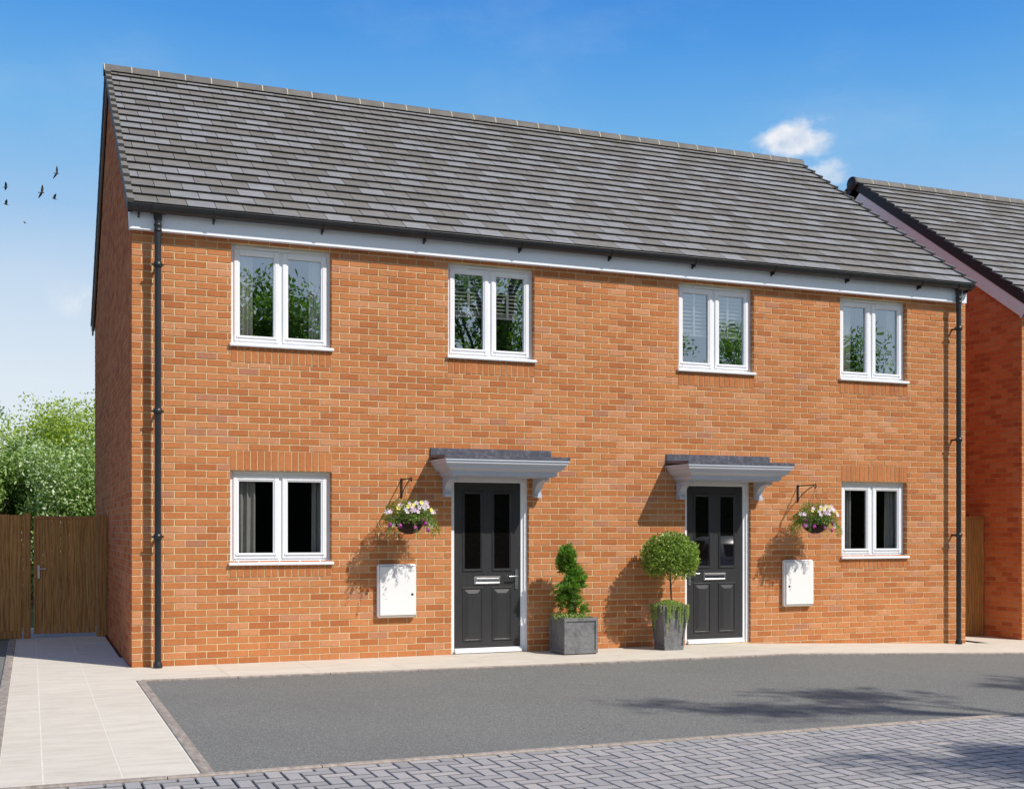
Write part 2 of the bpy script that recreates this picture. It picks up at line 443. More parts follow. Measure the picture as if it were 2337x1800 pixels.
kerb_obj(kerb_line((-1.17, -5.92), (-1.17, 4.0), .085, .008), 'stone edging on the left of the cream path')
kerb_obj(kerb_line((-9, -6.0), (26, -6.0), .062, .010, off=.4), 'stone edging between the driveway and the block paving')

# herringbone block paving
g = MB(); W_ = .1; y_top = -6.003
rb = random.Random(11)
def blk(x0, x1, y0, y1):
    t = min(1, max(.22, rb.gauss(.55, .16))); c = .005; e = .0042
    x0 += e; x1 -= e; y0 += e; y1 -= e
    dz = rb.uniform(-.0012, .0012)
    z = lambda X: gz(X) + dz
    o = [(x0, y0), (x1, y0), (x1, y1), (x0, y1)]; i = [(x0 + c, y0 + c), (x1 - c, y0 + c), (x1 - c, y1 - c), (x0 + c, y1 - c)]
    O = [(X, Y, z(X) - .007) for X, Y in o]; I = [(X, Y, z(X)) for X, Y in i]; B = [(X, Y, z(X) - .022) for X, Y in o]
    g.face(I, 0, t)
    for k in range(4):
        l = (k + 1) % 4
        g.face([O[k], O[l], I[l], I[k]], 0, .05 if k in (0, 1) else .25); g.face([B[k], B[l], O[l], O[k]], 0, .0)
X0 = -4.0
for i in range(0, 150):
    for j in range(0, 74):
        k = (i - j) % 4
        x = X0 + i * W_; y = y_top - (j + 1) * W_
        if k == 0: blk(x, x + 2 * W_, y, y + W_)
        elif k == 3: blk(x, x + W_, y - W_, y + W_)
        elif k == 2 and j == 0: blk(x, x + W_, y, y + W_)
g.face([(-4, -13.4, -.016), (7.3, -13.4, -.016), (7.3, y_top, -.016), (-4, y_top, -.016)], 1)
g.face([(7.3, -13.4, -.016), (11, -13.4, gz(11) - .016), (11, y_top, gz(11) - .016), (7.3, y_top, -.016)], 1)
struct(g.build('block_paving', [M['block'], M['joint']]), 'grey herringbone block paving in the foreground', 'paving')
g = MB()
g.face([(-60, -60, -.03), (60, -60, -.03), (60, -13.4, -.03), (-60, -13.4, -.03)])
struct(g.build('road', M['asphalt']), 'asphalt road facing the houses', 'road')

# ------------------------------------------------------------------ brickwork
CH, CW = .075, .225
def brick_field(g, O, U, V, Nn, w, h, holes=(), clip=None, off=0.0, z0=0.0, proud=.0055, m=0, rng=None, soldier=False, sidefaces=True):
    """lays bricks on the rectangle O + u*U + v*V, standing proud along Nn"""
    rng = rng or rnd
    O, U, V, Nn = Vector(O), Vector(U), Vector(V), Vector(Nn)
    rows = int(math.ceil(h / CH)) + 1
    def put(u0, u1, v0, v1):
        if u1 - u0 < .012 or v1 - v0 < .012: return
        if clip and not clip((u0 + u1) / 2, v1): return
        t = rng.random(); e = .0012
        j = [rng.uniform(-e, e) for _ in range(8)]
        pr = proud + rng.uniform(-.001, .0015)
        B = [(u0, v0), (u1, v0), (u1, v1), (u0, v1)]
        T = [(u0 + j[0] + .0015, v0 + j[1] + .0015), (u1 + j[2] - .0015, v0 + j[3] + .0015), (u1 + j[4] - .0015, v1 + j[5] - .0015), (u0 + j[6] + .0015, v1 + j[7] - .0015)]
        b = [tuple(O + U * a + V * c) for a, c in B]; tp = [tuple(O + U * a + V * c + Nn * pr) for a, c in T]
        g.face(tp, m, t)
        for k in range(4):
            l = (k + 1) % 4; g.face([b[k], b[l], tp[l], tp[k]], m, t)
    if soldier:
        n = round(w / CH); cw = w / n
        for k in range(n): put(k * cw + .004, (k + 1) * cw - .004, .004, h - .004)
        return
    for r in range(rows):
        v0 = r * CH + z0; v1 = v0 + CH - .0112
        v0c, v1c = max(v0, 0.0), min(v1, h)
        if v1c - v0c < .01: continue
        segs = [(0.0, w)]
        cuts = []
        for (a, b, c, d) in holes:
            if v1c > c + .006 and v0c < d - .006: cuts.append((a, b, c, d))
        u = off - (CW / 2 if r % 2 else 0) - CW
        while u < w:
            a0, a1 = max(u, 0), min(u + CW - .0108, w)
            u += CW
            if a1 - a0 < .012: continue
            pieces = [(a0, a1)]
            for (a, b, c, d) in cuts:
                np_ = []
                for p, q in pieces:
                    if q <= a or p >= b: np_.append((p, q))
                    else:
                        if p < a: np_.append((p, a))
                        if q > b: np_.append((b, q))
                pieces = np_
                for p, q in ((max(a0, a), min(a1, b)),):      # what is left of the course above or below the hole
                    if q - p > .012:
                        if c - v0c > .02: put(p, q, v0c, c - .006)
                        if v1c - d > .02: put(p, q, d + .006, v1c)
            for p, q in pieces:
                put(p, q, v0c, v1c)

HW, HD, EZ = 11.18, 7.7, 4.70
RY, RZ = 3.85, 7.66
def house_shell(g, x0, y0, holes, seed, mats=(0, 1, 2, 3), side_left=True, side_right=True, width=HW):
    rg = random.Random(seed)
    base = -.25
    # mortar sheet of the front with the openings left out
    ux = sorted(set([0, width] + [v for hl in holes for v in hl[:2]])); vz = sorted(set([base, EZ + .05] + [v for hl in holes for v in hl[2:4]]))
    for a, b in zip(ux, ux[1:]):
        for c, d in zip(vz, vz[1:]):
            if any(h_[0] <= a and b <= h_[1] and h_[2] <= c and d <= h_[3] for h_ in holes): continue
            g.face([(x0 + a, y0, c), (x0 + b, y0, c), (x0 + b, y0, d), (x0 + a, y0, d)], mats[1], .5)
    for (a, b, c, d, *_) in holes:      # reveals
        D = .16
        g.face([(x0 + a, y0, c), (x0 + a, y0 + D, c), (x0 + a, y0 + D, d), (x0 + a, y0, d)], mats[1])
        g.face([(x0 + b, y0 + D, c), (x0 + b, y0, c), (x0 + b, y0, d), (x0 + b, y0 + D, d)], mats[1])
        g.face([(x0 + a, y0 + D, d), (x0 + b, y0 + D, d), (x0 + b, y0, d), (x0 + a, y0, d)], mats[1])
        g.face([(x0 + a, y0, c), (x0 + b, y0, c), (x0 + b, y0 + D, c), (x0 + a, y0 + D, c)], mats[1])
        brick_field(g, (x0 + b, y0 + .105, c), (0, -1, 0), (0, 0, 1), (-1, 0, 0), .1055, d - c, off=.11, z0=-(c % CH) if c > 0 else 0, m=mats[0], rng=rg, proud=.003)
        brick_field(g, (x0 + a, y0, c), (0, 1, 0), (0, 0, 1), (1, 0, 0), .105, d - c, off=.11, z0=-(c % CH) if c > 0 else 0, m=mats[0], rng=rg, proud=.003)
    zz = -.225
    brick_field(g, (x0, y0, zz), (1, 0, 0), (0, 0, 1), (0, -1, 0), width, EZ + .02 - zz,
                [(h_[0], h_[1], h_[2] - zz, h_[3] - zz) for h_ in holes] + [(h_[4][0], h_[4][1], h_[4][2] - zz, h_[4][3] - zz) for h_ in holes if len(h_) > 4 and h_[4]] + [(h_[5][0], h_[5][1], h_[5][2] - zz, h_[5][3] - zz) for h_ in holes if len(h_) > 5 and h_[5]],
                m=mats[0], rng=rg, off=.105)
    def gable(xx, nx):
        top = lambda y: EZ + .02 + (RZ - EZ - .12) * (1 - abs(y - RY) / RY)
        P = [(0, base), (HD, base), (HD, EZ), (RY, RZ - .1), (0, EZ)]
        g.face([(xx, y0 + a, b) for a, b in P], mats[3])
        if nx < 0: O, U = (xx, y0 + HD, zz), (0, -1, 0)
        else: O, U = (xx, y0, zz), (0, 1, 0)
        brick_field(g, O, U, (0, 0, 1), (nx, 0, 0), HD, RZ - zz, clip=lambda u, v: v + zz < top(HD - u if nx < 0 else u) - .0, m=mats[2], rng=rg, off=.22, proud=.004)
    gable(x0, -1) if side_left else None
    gable(x0 + width, 1) if side_right else None
    g.face([(x0 + width, y0 + HD, base), (x0, y0 + HD, base), (x0, y0 + HD, EZ), (x0 + width, y0 + HD, EZ)], mats[3])

# opening: x0,x1,z0,z1, soldier below, soldier above
def win(x0, x1, z0, z1, sb, sa=None):
    return (x0, x1, z0, z1, (x0 - .002, x1 + .002, z0 - sb, z0), (x0 - .002, x1 + .002, z1, z1 + .222) if sa else None)
W1 = win(1.03, 2.145, 3.45, 4.575, .172); W2 = win(3.52, 4.615, 3.45, 4.575, .172)
W3 = win(6.58, 7.70, 3.45, 4.575, .172); W4 = win(9.05, 10.165, 3.45, 4.575, .172)
W5 = win(1.02, 2.145, 1.065, 2.10, .13, True); W6 = win(9.075, 10.165, 1.065, 2.10, .13, True)
D1 = (3.56, 4.54, 0.0, 2.085, None, None); D2 = (6.68, 7.65, 0.0, 2.085, None, None)
OPEN = [W1, W2, W3, W4, W5, W6, D1, D2]

house = thing('semi_detached_house', 'long two storey orange brick house with two black front doors', 'house', (0, 0, 0))
g = MB(); house_shell(g, 0, 0, OPEN, 21)
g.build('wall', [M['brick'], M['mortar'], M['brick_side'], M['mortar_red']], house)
for w_ in (W1, W2, W3, W4, W5, W6):
    for sl in (w_[4], w_[5]):
        if sl:
            g = MB(); g.face([(sl[0], -.0012, sl[2]), (sl[1], -.0012, sl[2]), (sl[1], -.0012, sl[3]), (sl[0], -.0012, sl[3])], 1)
            brick_field(g, (sl[0], -.001, sl[2]), (1, 0, 0), (0, 0, 1), (0, -1, 0), sl[1] - sl[0], sl[3] - sl[2], soldier=True, m=0)
            g.build('soldier_course', [M['brick_soldier'], M['mortar']], house)
# inside: floors and back partition
g = MB()
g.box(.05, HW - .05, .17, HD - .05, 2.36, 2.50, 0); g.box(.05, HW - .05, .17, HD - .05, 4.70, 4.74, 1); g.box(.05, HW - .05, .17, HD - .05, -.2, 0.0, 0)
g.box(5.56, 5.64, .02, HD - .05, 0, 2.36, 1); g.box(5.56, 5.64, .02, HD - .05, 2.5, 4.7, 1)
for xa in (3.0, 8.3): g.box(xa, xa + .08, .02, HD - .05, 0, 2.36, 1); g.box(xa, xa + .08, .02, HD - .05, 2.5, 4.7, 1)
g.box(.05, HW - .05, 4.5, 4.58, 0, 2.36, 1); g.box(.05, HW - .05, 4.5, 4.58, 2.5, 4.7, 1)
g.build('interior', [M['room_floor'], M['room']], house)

# ------------------------------------------------------------------ windows
def window(op, y0, parent, x_off=0, up=True, glass=None):
    x0, x1, z0, z1 = op[:4]; x0 += x_off; x1 += x_off
    z0b = z0 + .03
    yf = y0 + .072
    g = MB()
    g.frame(x0, x1, z0b, z1, .048, yf, yf + .07, wt=.055, wb=.045)
    xm = (x0 + x1) / 2
    g.bbox(xm - .022, xm + .022, yf + .002, yf + .068, z0b + .045, z1 - .055, .003)
    fr = g.build('window', M['upvc'], parent)
    hw = (x1 - x0) / 2
    for (a, b) in ((x0 + .043, xm - .017), (xm + .017, x1 - .043)):
        s = MB()
        s.frame(a, b, z0b + .040, z1 - .050, .052, yf - .014, yf + .05, b=.006)
        s.frame(a + .05, b - .05, z0b + .09, z1 - .1, .014, yf - .006, yf + .03, b=.002)
        s.bbox(a + .028, b - .028, yf - .024, yf - .013, z0b + .078, z0b + .098, .003)   # drip bead
        s.build('sash', M['upvc'], fr)
        p = MB(); p.box(a + .06, b - .06, yf + .022, yf + .024, z0b + .1, z1 - .11, skip='bltr k')
        p.build('pane', glass or (M['glass_up'] if up else M['glass_down']), fr)
    if up:
        v = MB()
        v.bbox(xm - .30, xm + .10, yf - .012, yf, z1 - .044, z1 - .018, .004); v.build('trickle_vent', M['upvc'], fr)
    s = MB()
    s.bbox(x0 - .018, x1 + .018, y0 - .045, y0 - .006, z0 - .002, z0 + .034, .007)
    s.bbox(x0 + .002, x1 - .002, y0 - .008, yf + .01, z0 + .002, z0 + .031, .003)
    s.build('sill', M['upvc'], fr)
    return fr
for w_, up in ((W1, 1), (W2, 1), (W3, 1), (W4, 1), (W5, 0), (W6, 0)):
    window(w_, 0, house, up=bool(up))

# curtains and blinds stand inside: things of their own
def curtain(x0, x1, z0, z1, y, m, label, grp=None, folds=4, flare=0.0):
    g = MB(); n = folds * 12; rows = []
    rr = random.Random(int(x0 * 100)); ph = [rr.uniform(-.4, .4) for _ in range(n + 1)]
    for zi in range(9):
        z = z1 + (z0 - z1) * zi / 8; row = []
        for i in range(n + 1):
            u = i / n; xw = x0 + (x1 - x0) * u * (1 + flare * zi / 8)
            row.append((xw, y + .022 * math.sin(u * folds * 2 * PI + .6 * math.sin(zi * .4)) + .006 * math.sin(u * 31 + zi * .5), z))
        rows.append(row)
    g.grid(rows)
    o = g.build('curtain', m); tag(o, label, 'curtain', grp)
YC = .19
curtain(1.10, 1.30, 2.9, 4.66, YC, M['curtain_pale'], 'pale curtain at the left side of the upper left window', folds=4)
curtain(1.93, 2.14, 2.9, 4.66, YC, M['curtain_pale'], 'pale curtain at the right side of the upper left window', folds=4)
curtain(9.20, 9.36, 2.9, 4.66, YC, M['curtain_pale'], 'pale curtain at the left side of the upper right window', folds=3)
curtain(9.98, 10.20, 2.9, 4.66, YC, M['curtain_pale'], 'pale curtain at the right side of the upper right window', folds=4)
curtain(1.12, 1.33, .3, 2.34, YC, M['curtain_grey'], 'grey curtain at the left side of the lower left window', folds=3)
curtain(1.96, 2.20, .3, 2.34, YC, M['curtain_grey'], 'grey curtain at the right side of the lower left window', folds=4)
curtain(9.26, 9.37, .3, 2.34, YC, M['curtain_grey'], 'grey curtain at the left side of the lower right window', folds=2)
curtain(9.95, 10.22, .3, 2.34, YC, M['curtain_grey'], 'grey curtain at the right side of the lower right window', folds=4)

def blind(xa, xb, zt, zb, label):
    t = thing('venetian_blind', label, 'blind', ((xa + xb) / 2, .16, zb))
    w = (xb - xa) / 2; h = zt - zb
    g = MB(); n = 11
    for k in range(n):
        z = h - .05 - k * (h - .08) / n
        a = R(38) ; c, s = math.cos(a) * .022, math.sin(a) * .022
        g.face([(-w, -c, z - s), (w, -c, z - s), (w, c, z + s), (-w, c, z + s)]); 
    for k in range(6): g.box(-w, w, -.022, .022, .018 + k * .009, .0205 + k * .009)
    g.build('slat', M['blind'], t)
    g = MB(); g.bbox(-w, w, -.025, .025, 0, .016, .004); g.build('bottom_rail', M['blind'], t)
    g = MB(); g.bbox(-w, w, -.028, .028, h - .04, h, .004); g.build('head_rail', M['blind'], t)
    g = MB(); g.box(-.016, .012, -.030, -.028, .0, h - .03); g.build('ladder_tape', M['blind'], t)
blind(3.60, 4.05, 4.54, 3.97, 'white slatted blind in the left pane of the window over the left door')
blind(4.09, 4.55, 4.54, 3.97, 'white slatted blind in the right pane of the window over the left door')
blind(6.66, 7.12, 4.54, 3.93, 'white slatted blind in the left pane of the window over the right door')
blind(7.16, 7.62, 4.54, 3.93, 'white slatted blind in the right pane of the window over the right door')

# ------------------------------------------------------------------ roof
def roof(x0, x1, y0, parent, seed, left='grey', right='thin'):
    rg = random.Random(seed)
    ye, ze = -.225, 4.835
    yr, zr = RY, RZ
    sl = math.hypot(yr - ye, zr - ze); a = math.atan2(zr - ze, yr - ye); ca, sa = math.cos(a), math.sin(a)
    rows = 20; e = sl / rows; TW = .300
    for side in (1, -1):
        g = MB()
        def P(x, s, h):     # s along slope from the eave, h above the slope plane
            yy = ye + s * ca - h * sa; zz = ze + s * sa + h * ca
            if side < 0: yy = 2 * RY - yy
            return (x, y0 + yy, zz)
        g.face([P(x0 + .02, .02, -.03), P(x1 - .02, .02, -.03), P(x1 - .02, sl, -.03), P(x0 + .02, sl, -.03)], 1)
        for r in range(rows):
            u = x0 - (TW / 2 if r % 2 else 0)
            while u < x1:
                a0, a1 = max(u, x0), min(u + TW - .0065, x1); u += TW
                if a1 - a0 < .02: continue
                t = min(1, max(0, rg.gauss(.5, .22)))
                s0 = r * e + rg.uniform(-.002, .002); s1 = min(s0 + e + .03, sl)
                h0 = .036 + rg.uniform(-.001, .001); h1 = .008
                A, B, C, D = P(a0, s0, h0), P(a1, s0, h0), P(a1, s1, h1), P(a0, s1, h1)
                A2, B2, C2, D2 = P(a0, s0, h0 - .024), P(a1, s0, h0 - .024), P(a1, s1, h1 - .012), P(a0, s1, h1 - .012)
                g.face([A, B, C, D], 0, t); g.face([A2, B2, B, A], 1, t); g.face([A2, A, D, D2], 1, t); g.face([B2, C2, C, B], 1, t)  # tile edges coloured black for the shadow lines between tiles
        o = g.build('roof', [M['tile'], M['verge_black']], parent)
        # verge caps, stepped with the courses
        for xv, sgn, style in ((x0, -1, left), (x1, 1, right)):
            v = MB()
            for r in range(rows):
                s0 = r * e - .012; s1 = s0 + e + .012
                w = .055 if style == 'grey' else .03
                xa, xb = (xv - .012, xv + w) if sgn < 0 else (xv - w, xv + .012)
                top0, top1 = .066, .026
                q = [P(xa, s0, top0), P(xb, s0, top0), P(xb, s1, top1), P(xa, s1, top1)]
                d = .040
                q2 = [P(xa, s0, top0 - d), P(xb, s0, top0 - d), P(xb, s1, top1 - d), P(xa, s1, top1 - d)]
                mi = 0 if style != 'black' else 1
                tt = rg.uniform(.15, .45)
                v.face(q, mi if style != 'black' else 1, tt); v.face([q2[0], q2[1], q[1], q[0]], mi, tt)
                xs_ = xa if sgn < 0 else xb; i0, i1 = (0, 3) if sgn < 0 else (1, 2)
                v.face([q[i0], q[i1], q2[i1], q2[i0]], mi, tt)
                j0, j1 = (1, 2) if sgn < 0 else (0, 3)
                v.face([q[j0], q[j1], q2[j1], q2[j0]], mi, tt)
                # black side unit below the cap
                dd = .10 if style != 'thin' else .06
                xo = xv - .006 if sgn < 0 else xv + .006
                v.face([P(xo, s0 + .012, .02), P(xo, s1, .0), P(xo, s1 + .0, -dd), P(xo, s0 + .012, -dd)], 1, .5)
            v.face([P(xv, 0, -.09), P(xv, sl, -.09), P(xv - sgn * .05, sl, -.09), P(xv - sgn * .05, 0, -.09)], 1)
            v.build('verge', [M['tile'], M['verge_black']], o)
            # barge board
            if side == 1 and style != 'black': continue
            bd = .285 if style == 'black' else .20
            b = MB(); xi = xv - sgn * .005; xj = xv - sgn * .03
            for (X) in (xi, xj):
                b.face([P(X, .0, -.085), P(X, sl, -.085), P(X, sl, -bd), P(X, .0, -bd)])
            b.face([P(xi, 0, -bd), P(xi, sl, -bd), P(xj, sl, -bd), P(xj, 0, -bd)])
            b.build('barge_board', M['board_pink'] if style == 'black' else M['board_brown'], o)
        if side == 1: front = o; Pf = P
    # ridge
    rd = MB(); n = 9; x = x0 - .02; zc = zr - .035
    k = 0
    while x < x1 + .01:
        xb = min(x + .352, x1 + .02)
        def ringp(X, rr):
            return [(X, y0 + yr + rr * 1.05 * math.cos(PI * (.0 + i / (n - 1))), zc + rr * math.sin(PI * (i / (n - 1))) * 1.0) for i in range(n)]
        r1, r2 = .118, .118
        rd.grid([ringp(x + .004, r1), ringp(xb - .004, r2)], 0, rg.random())
        rd.grid([ringp(x - .006, r1 + .002), ringp(x + .006, r1 + .002)], 1, .5)
        x += .352
    for X in (x0 - .02, x1 + .02): rd.face([(X, y0 + yr + .125 * math.cos(PI * i / 8), zc + .12 * math.sin(PI * i / 8)) for i in range(9)], 2)
    rd.build('ridge', [M['ridge'], M['ridge_joint'], M['verge_black'] if left == 'black' else M['ridge']], front)
    if left == 'black':
        cp = MB(); cp.lathe((0, 0, 0), [(0, .0), (.118, 0), (.126, .015), (.126, .05)], 24)
        o2 = cp.build('ridge_end_cap', M['verge_black'], front); o2.rotation_euler = (0, R(-90), 0); o2.rotation_euler = (0, R(90), 0)
        o2.location = (x0 - .06, y0 + yr, zr - .035)
    return front
rf = roof(-.05, 11.13, 0, house, 5)

# eaves: fascia, soffit, gutter
def eaves(x0, x1, y0, parent, brackets, pipes):
    g = MB()
    g.bbox(x0, x1, y0 - .105, y0 - .083, 4.605, 4.80, .003)
    g.face([(x0, y0 - .084, 4.612), (x1, y0 - .084, 4.612), (x1, y0 + .0, 4.612), (x0, y0 + .0, 4.612)])
    for X in (x0, x1): g.face([(X, y0 - .104, 4.606), (X, y0 + .0, 4.606), (X, y0 + .10, 4.98), (X, y0 - .15, 4.80), (X, y0 - .104, 4.78)])
    g.build('fascia', M['fascia'], parent)
    g = MB(); yc, zc = y0 - .178, 4.842; n = 11
    for (rr) in (.070, .064):
        g.grid([[(X, yc + rr * math.cos(PI + PI * i / (n - 1)), zc + rr * 1.05 * math.sin(PI + PI * i / (n - 1))) for i in range(n)] for X in (x0 - .02, x1 + .02)])
    g.tube([(x0 - .02, yc - .067, zc), (x1 + .02, yc - .067, zc)], .007, 6)
    for X in (x0 - .02, x1 + .02): g.face([(X, yc + .07 * math.cos(PI + PI * i / 10), zc + .073 * math.sin(PI + PI * i / 10)) for i in range(11)])
    gt = g.build('gutter', M['black'], parent)
    for X in brackets:
        b = MB(); rows = []
        for X_ in (X - .009, X + .009):
            rows.append([(X_, yc + .077 * math.cos(PI + PI * i / 10), zc + .081 * math.sin(PI + PI * i / 10)) for i in range(11)])
        b.grid(rows, sm=False)
        for k in (0, 1): 
            b.face(rows[k] + [(rows[k][-1][0], y0 - .104, zc + .0), (rows[k][-1][0], y0 - .104, zc - .115), (rows[k][-1][0], yc + .03, zc - .088)])
        b.face([(X - .009, y0 - .106, zc - .118), (X + .009, y0 - .106, zc - .118), (X + .009, yc + .02, zc - .08), (X - .009, yc + .02, zc - .08)])
        b.bbox(X - .008, X + .008, yc - .01, y0 - .1, zc - .105, zc - .078, .003)
        b.build('gutter_bracket', M['black'], gt)
    for X in pipes:       # running outlet and down pipe
        yp = y0 - .145
        b = MB(); rows = []
        for X_ in (X - .075, X + .075):
            rows.append([(X_, yc + .078 * math.cos(PI + PI * i / 10), zc + .082 * math.sin(PI + PI * i / 10)) for i in range(11)])
        b.grid(rows, sm=True)
        for k in (0, 1): b.face(rows[k])
        b.lathe((X, yp, zc), [(.043, -.05), (.043, -.13), (.038, -.135)], 16)
        b.build('gutter_outlet', M['black'], gt)
        yp = y0 - .145; base = gz(X) + .005
        p = MB()
        p.tube([(X, yp, 4.78), (X, yp, 4.3), (X, yp, base)], .034, 16)
        pp = p.build('downpipe', M['black'], parent)
        for zc_ in (4.24, 2.70, 1.38):
            c = MB(); c.lathe((X, yp, zc_), [(.035, -.03), (.042, -.028), (.042, .028), (.035, .03)], 16)
            c.bbox(X - .012, X + .012, yp + .03, y0 - .004, zc_ - .012, zc_ + .014, .003); c.bbox(X - .066, X + .060, yp - .012, yp + .012, zc_ - .011, zc_ + .011, .004)
            c.build('pipe_clip', M['black'], pp)
        for zc_ in (4.655, 4.60):
            c = MB(); c.lathe((X, yp, zc_), [(.035, -.014), (.0405, -.012), (.0405, .012), (.035, .014)], 16); c.build('pipe_collar', M['black'], pp)
        c = MB(); c.lathe((X, yp, base), [(.048, 0), (.046, .03), (.036, .06)], 16); c.build('pipe_foot', M['black'], pp)
eaves(-.03, 11.11, 0, house, [.06, .83, 2.006, 3.19, 4.37, 5.55, 6.72, 7.89, 9.06, 10.25, 11.06], [.252, 10.935])

# ------------------------------------------------------------------ doors
def door(xo, parent, flip):
    """frame 0.98 wide x 2.085; the leaf 0.85 wide"""
    fx0, fx1 = xo, xo + .98 if not flip else xo + .97
    g = MB()
    y0, y1 = .035, .12
    g.bbox(fx0 + .001, fx0 + .05, y0, y1, .0, 2.084, .004); g.bbox(fx1 - .082, fx1 - .001, y0 + .02, y1, .0, 2.084, .004)
    g.bbox(fx1 - .045, fx1 - .001, y0, y0 + .021, .0, 2.084, .004)
    g.bbox(fx0 + .05, fx1 - .045, y0, y1, 2.012, 2.084, .004)
    g.build('door_frame', M['upvc'], parent)
    g = MB(); g.bbox(fx0 + .05, fx1 - .084, .0, y1, .004, .045, .006); g.bbox(fx0 + .052, fx1 - .086, .022, .06, .045, .062, .004)
    g.build('threshold', M['upvc'], parent)
    lx0, lx1, z0, z1 = fx0 + .053, fx1 - .086, .05, 2.009
    W = lx1 - lx0; H = z1 - z0; yf = .062
    g = MB(); g.bbox(lx0, lx1, yf, yf + .044, z0, z1, .004)
    def fx(u): return lx0 + u * W
    def fz(v): return z1 - v * H
    pans = [(.125, .435), (.565, .875)]
    for a, b in pans:
        g.ring(fx(a), fx(b), fz(.535), fz(.050), .03, yf, yf - .013)
        g.ring(fx(a), fx(b), fz(.955), fz(.628), .026, yf, yf - .011)
        g.frustum(fx(a) + .03, fx(b) - .03, fz(.955) + .03, fz(.628) - .03, yf - .0005, yf - .015, .045)
    dr = g.build('door', M['door'], parent)
    for a, b in pans:
        p = MB(); p.box(fx(a) + .031, fx(b) - .031, yf - .004, yf - .001, fz(.535) + .031, fz(.05) - .031); p.build('pane', M['glass_door'], dr)
        q = MB(); q.ring(fx(a) + .027, fx(b) - .027, fz(.535) + .027, fz(.05) - .027, .006, yf - .005, yf - .007); q.build('glazing_bead', M['steel_dark'], dr)
    lb = MB(); xa, xb, za, zb = fx(.30), fx(.70), fz(.612), fz(.564)
    lb.bbox(xa, xb, yf - .012, yf, za, zb, .004); lb.ring(xa + .004, xb - .004, za + .003, zb - .003, .022, yf - .012, yf - .018)
    l_ = lb.build('letterbox', M['steel'], dr)
    fl = MB(); fl.frustum(xa + .026, xb - .026, za + .022, zb - .022, yf - .0125, yf - .017, .006); fl.build('flap', M['steel'] if not flip else M['steel_dark'], l_)
    hx = fx(.942) if not flip else fx(.058)
    sg = -1 if not flip else 1
    h = MB(); n = 12; za, zb = fz(.645), fz(.522)
    pl = []
    for i in range(n + 1): a = PI * i / n; pl.append((hx + .02 * math.cos(a), zb - .02 + .02 * math.sin(a)))
    for i in range(n + 1): a = PI + PI * i / n; pl.append((hx + .02 * math.cos(a), za + .02 + .02 * math.sin(a)))
    h.face([(x, yf - .010, z) for x, z in reversed(pl)])
    for i in range(len(pl)):
        p, q = pl[i], pl[(i + 1) % len(pl)]; h.face([(p[0], yf, p[1]), (q[0], yf, q[1]), (q[0], yf - .010, q[1]), (p[0], yf - .010, p[1])])
    hz = fz(.567)
    h.tube([(hx, yf - .005, hz), (hx, yf - .05, hz), (hx + sg * .012, yf - .058, hz), (hx + sg * .115, yf - .058, hz)], .0085, 8)
    ho = h.build('handle', M['steel'], dr)
    k = MB(); k.lathe((0, 0, 0), [(0, .004), (.009, .004), (.009, 0)], 12); ko = k.build('keyhole', M['steel_dark'], ho)
    ko.rotation_euler = (R(90), 0, 0); ko.location = (hx, yf - .0105, fz(.625))
door(3.56, house, False); door(6.68, house, True)

def canopy(xo, parent):
    x0, x1, D = xo, xo + 1.53, .57
    g = MB()
    zw, zf = 2.318, 2.292
    # top sheet and lead edge
    a, b, c, d = (x0, 0, zw), (x1, 0, zw), (x1, -D, zf), (x0, -D, zf)
    dn = .036
    A, B, C, E_ = [(p[0], p[1], p[2] - dn) for p in (a, b, c, d)]
    g.face([d, c, b, a]); g.face([E_, C, c, d]); g.face([A, E_, d, a]); g.face([C, B, b, c]); g.face([A, B, C, E_])
    g.box(x0 + .004, x1 - .004, -.026, -.006, zw + .001, 2.402)
    cn = g.build('canopy', M['lead'], parent)
    g = MB()
    pr = [(.006, 0), (.006, -.022), (.018, -.030), (.020, -.052), (.034, -.060), (.044, -.072), (.056, -.098), (.082, -.122), (.104, -.132), (.118, -.140), (.118, -.176), (.135, -.180), (.135, -.192)]
    rows = []
    for i, dz in pr:
        z = 2.256 + dz
        zz = z + (.026 if dz > -.001 else 0)
        rows.append([(x0 + i, -.002, z), (x0 + i, -D + i, z), (x1 - i, -D + i, z), (x1 - i, -.002, z)])
    g.grid(list(reversed(rows)), sm=False)
    g.face(rows[-1])
    g.build('cornice', M['canopy_paint'], cn)
    for bx in (x0 + .155, x1 - .155 - .085):
        b_ = MB(); pts = [(0, 2.064), (-.30, 2.064), (-.30, 2.028), (-.275, 2.022)]
        for i in range(9):
            t = i / 8 * PI / 2; pts.append((-.075 - .185 * (1 - math.sin(t)), 1.875 + .145 * math.cos(t)))
        pts += [(-.10, 1.872), (-.10, 1.835), (0, 1.835)]
        L_ = [(bx, y, z) for y, z in pts]; R_ = [(bx + .085, y, z) for y, z in pts]
        b_.face(L_); b_.face(list(reversed(R_)))
        for i in range(len(pts)):
            j = (i + 1) % len(pts); b_.face([L_[i], R_[i], R_[j], L_[j]])
        b_.build('bracket', M['canopy_paint'], cn)
canopy(3.298, house); canopy(6.40, house)

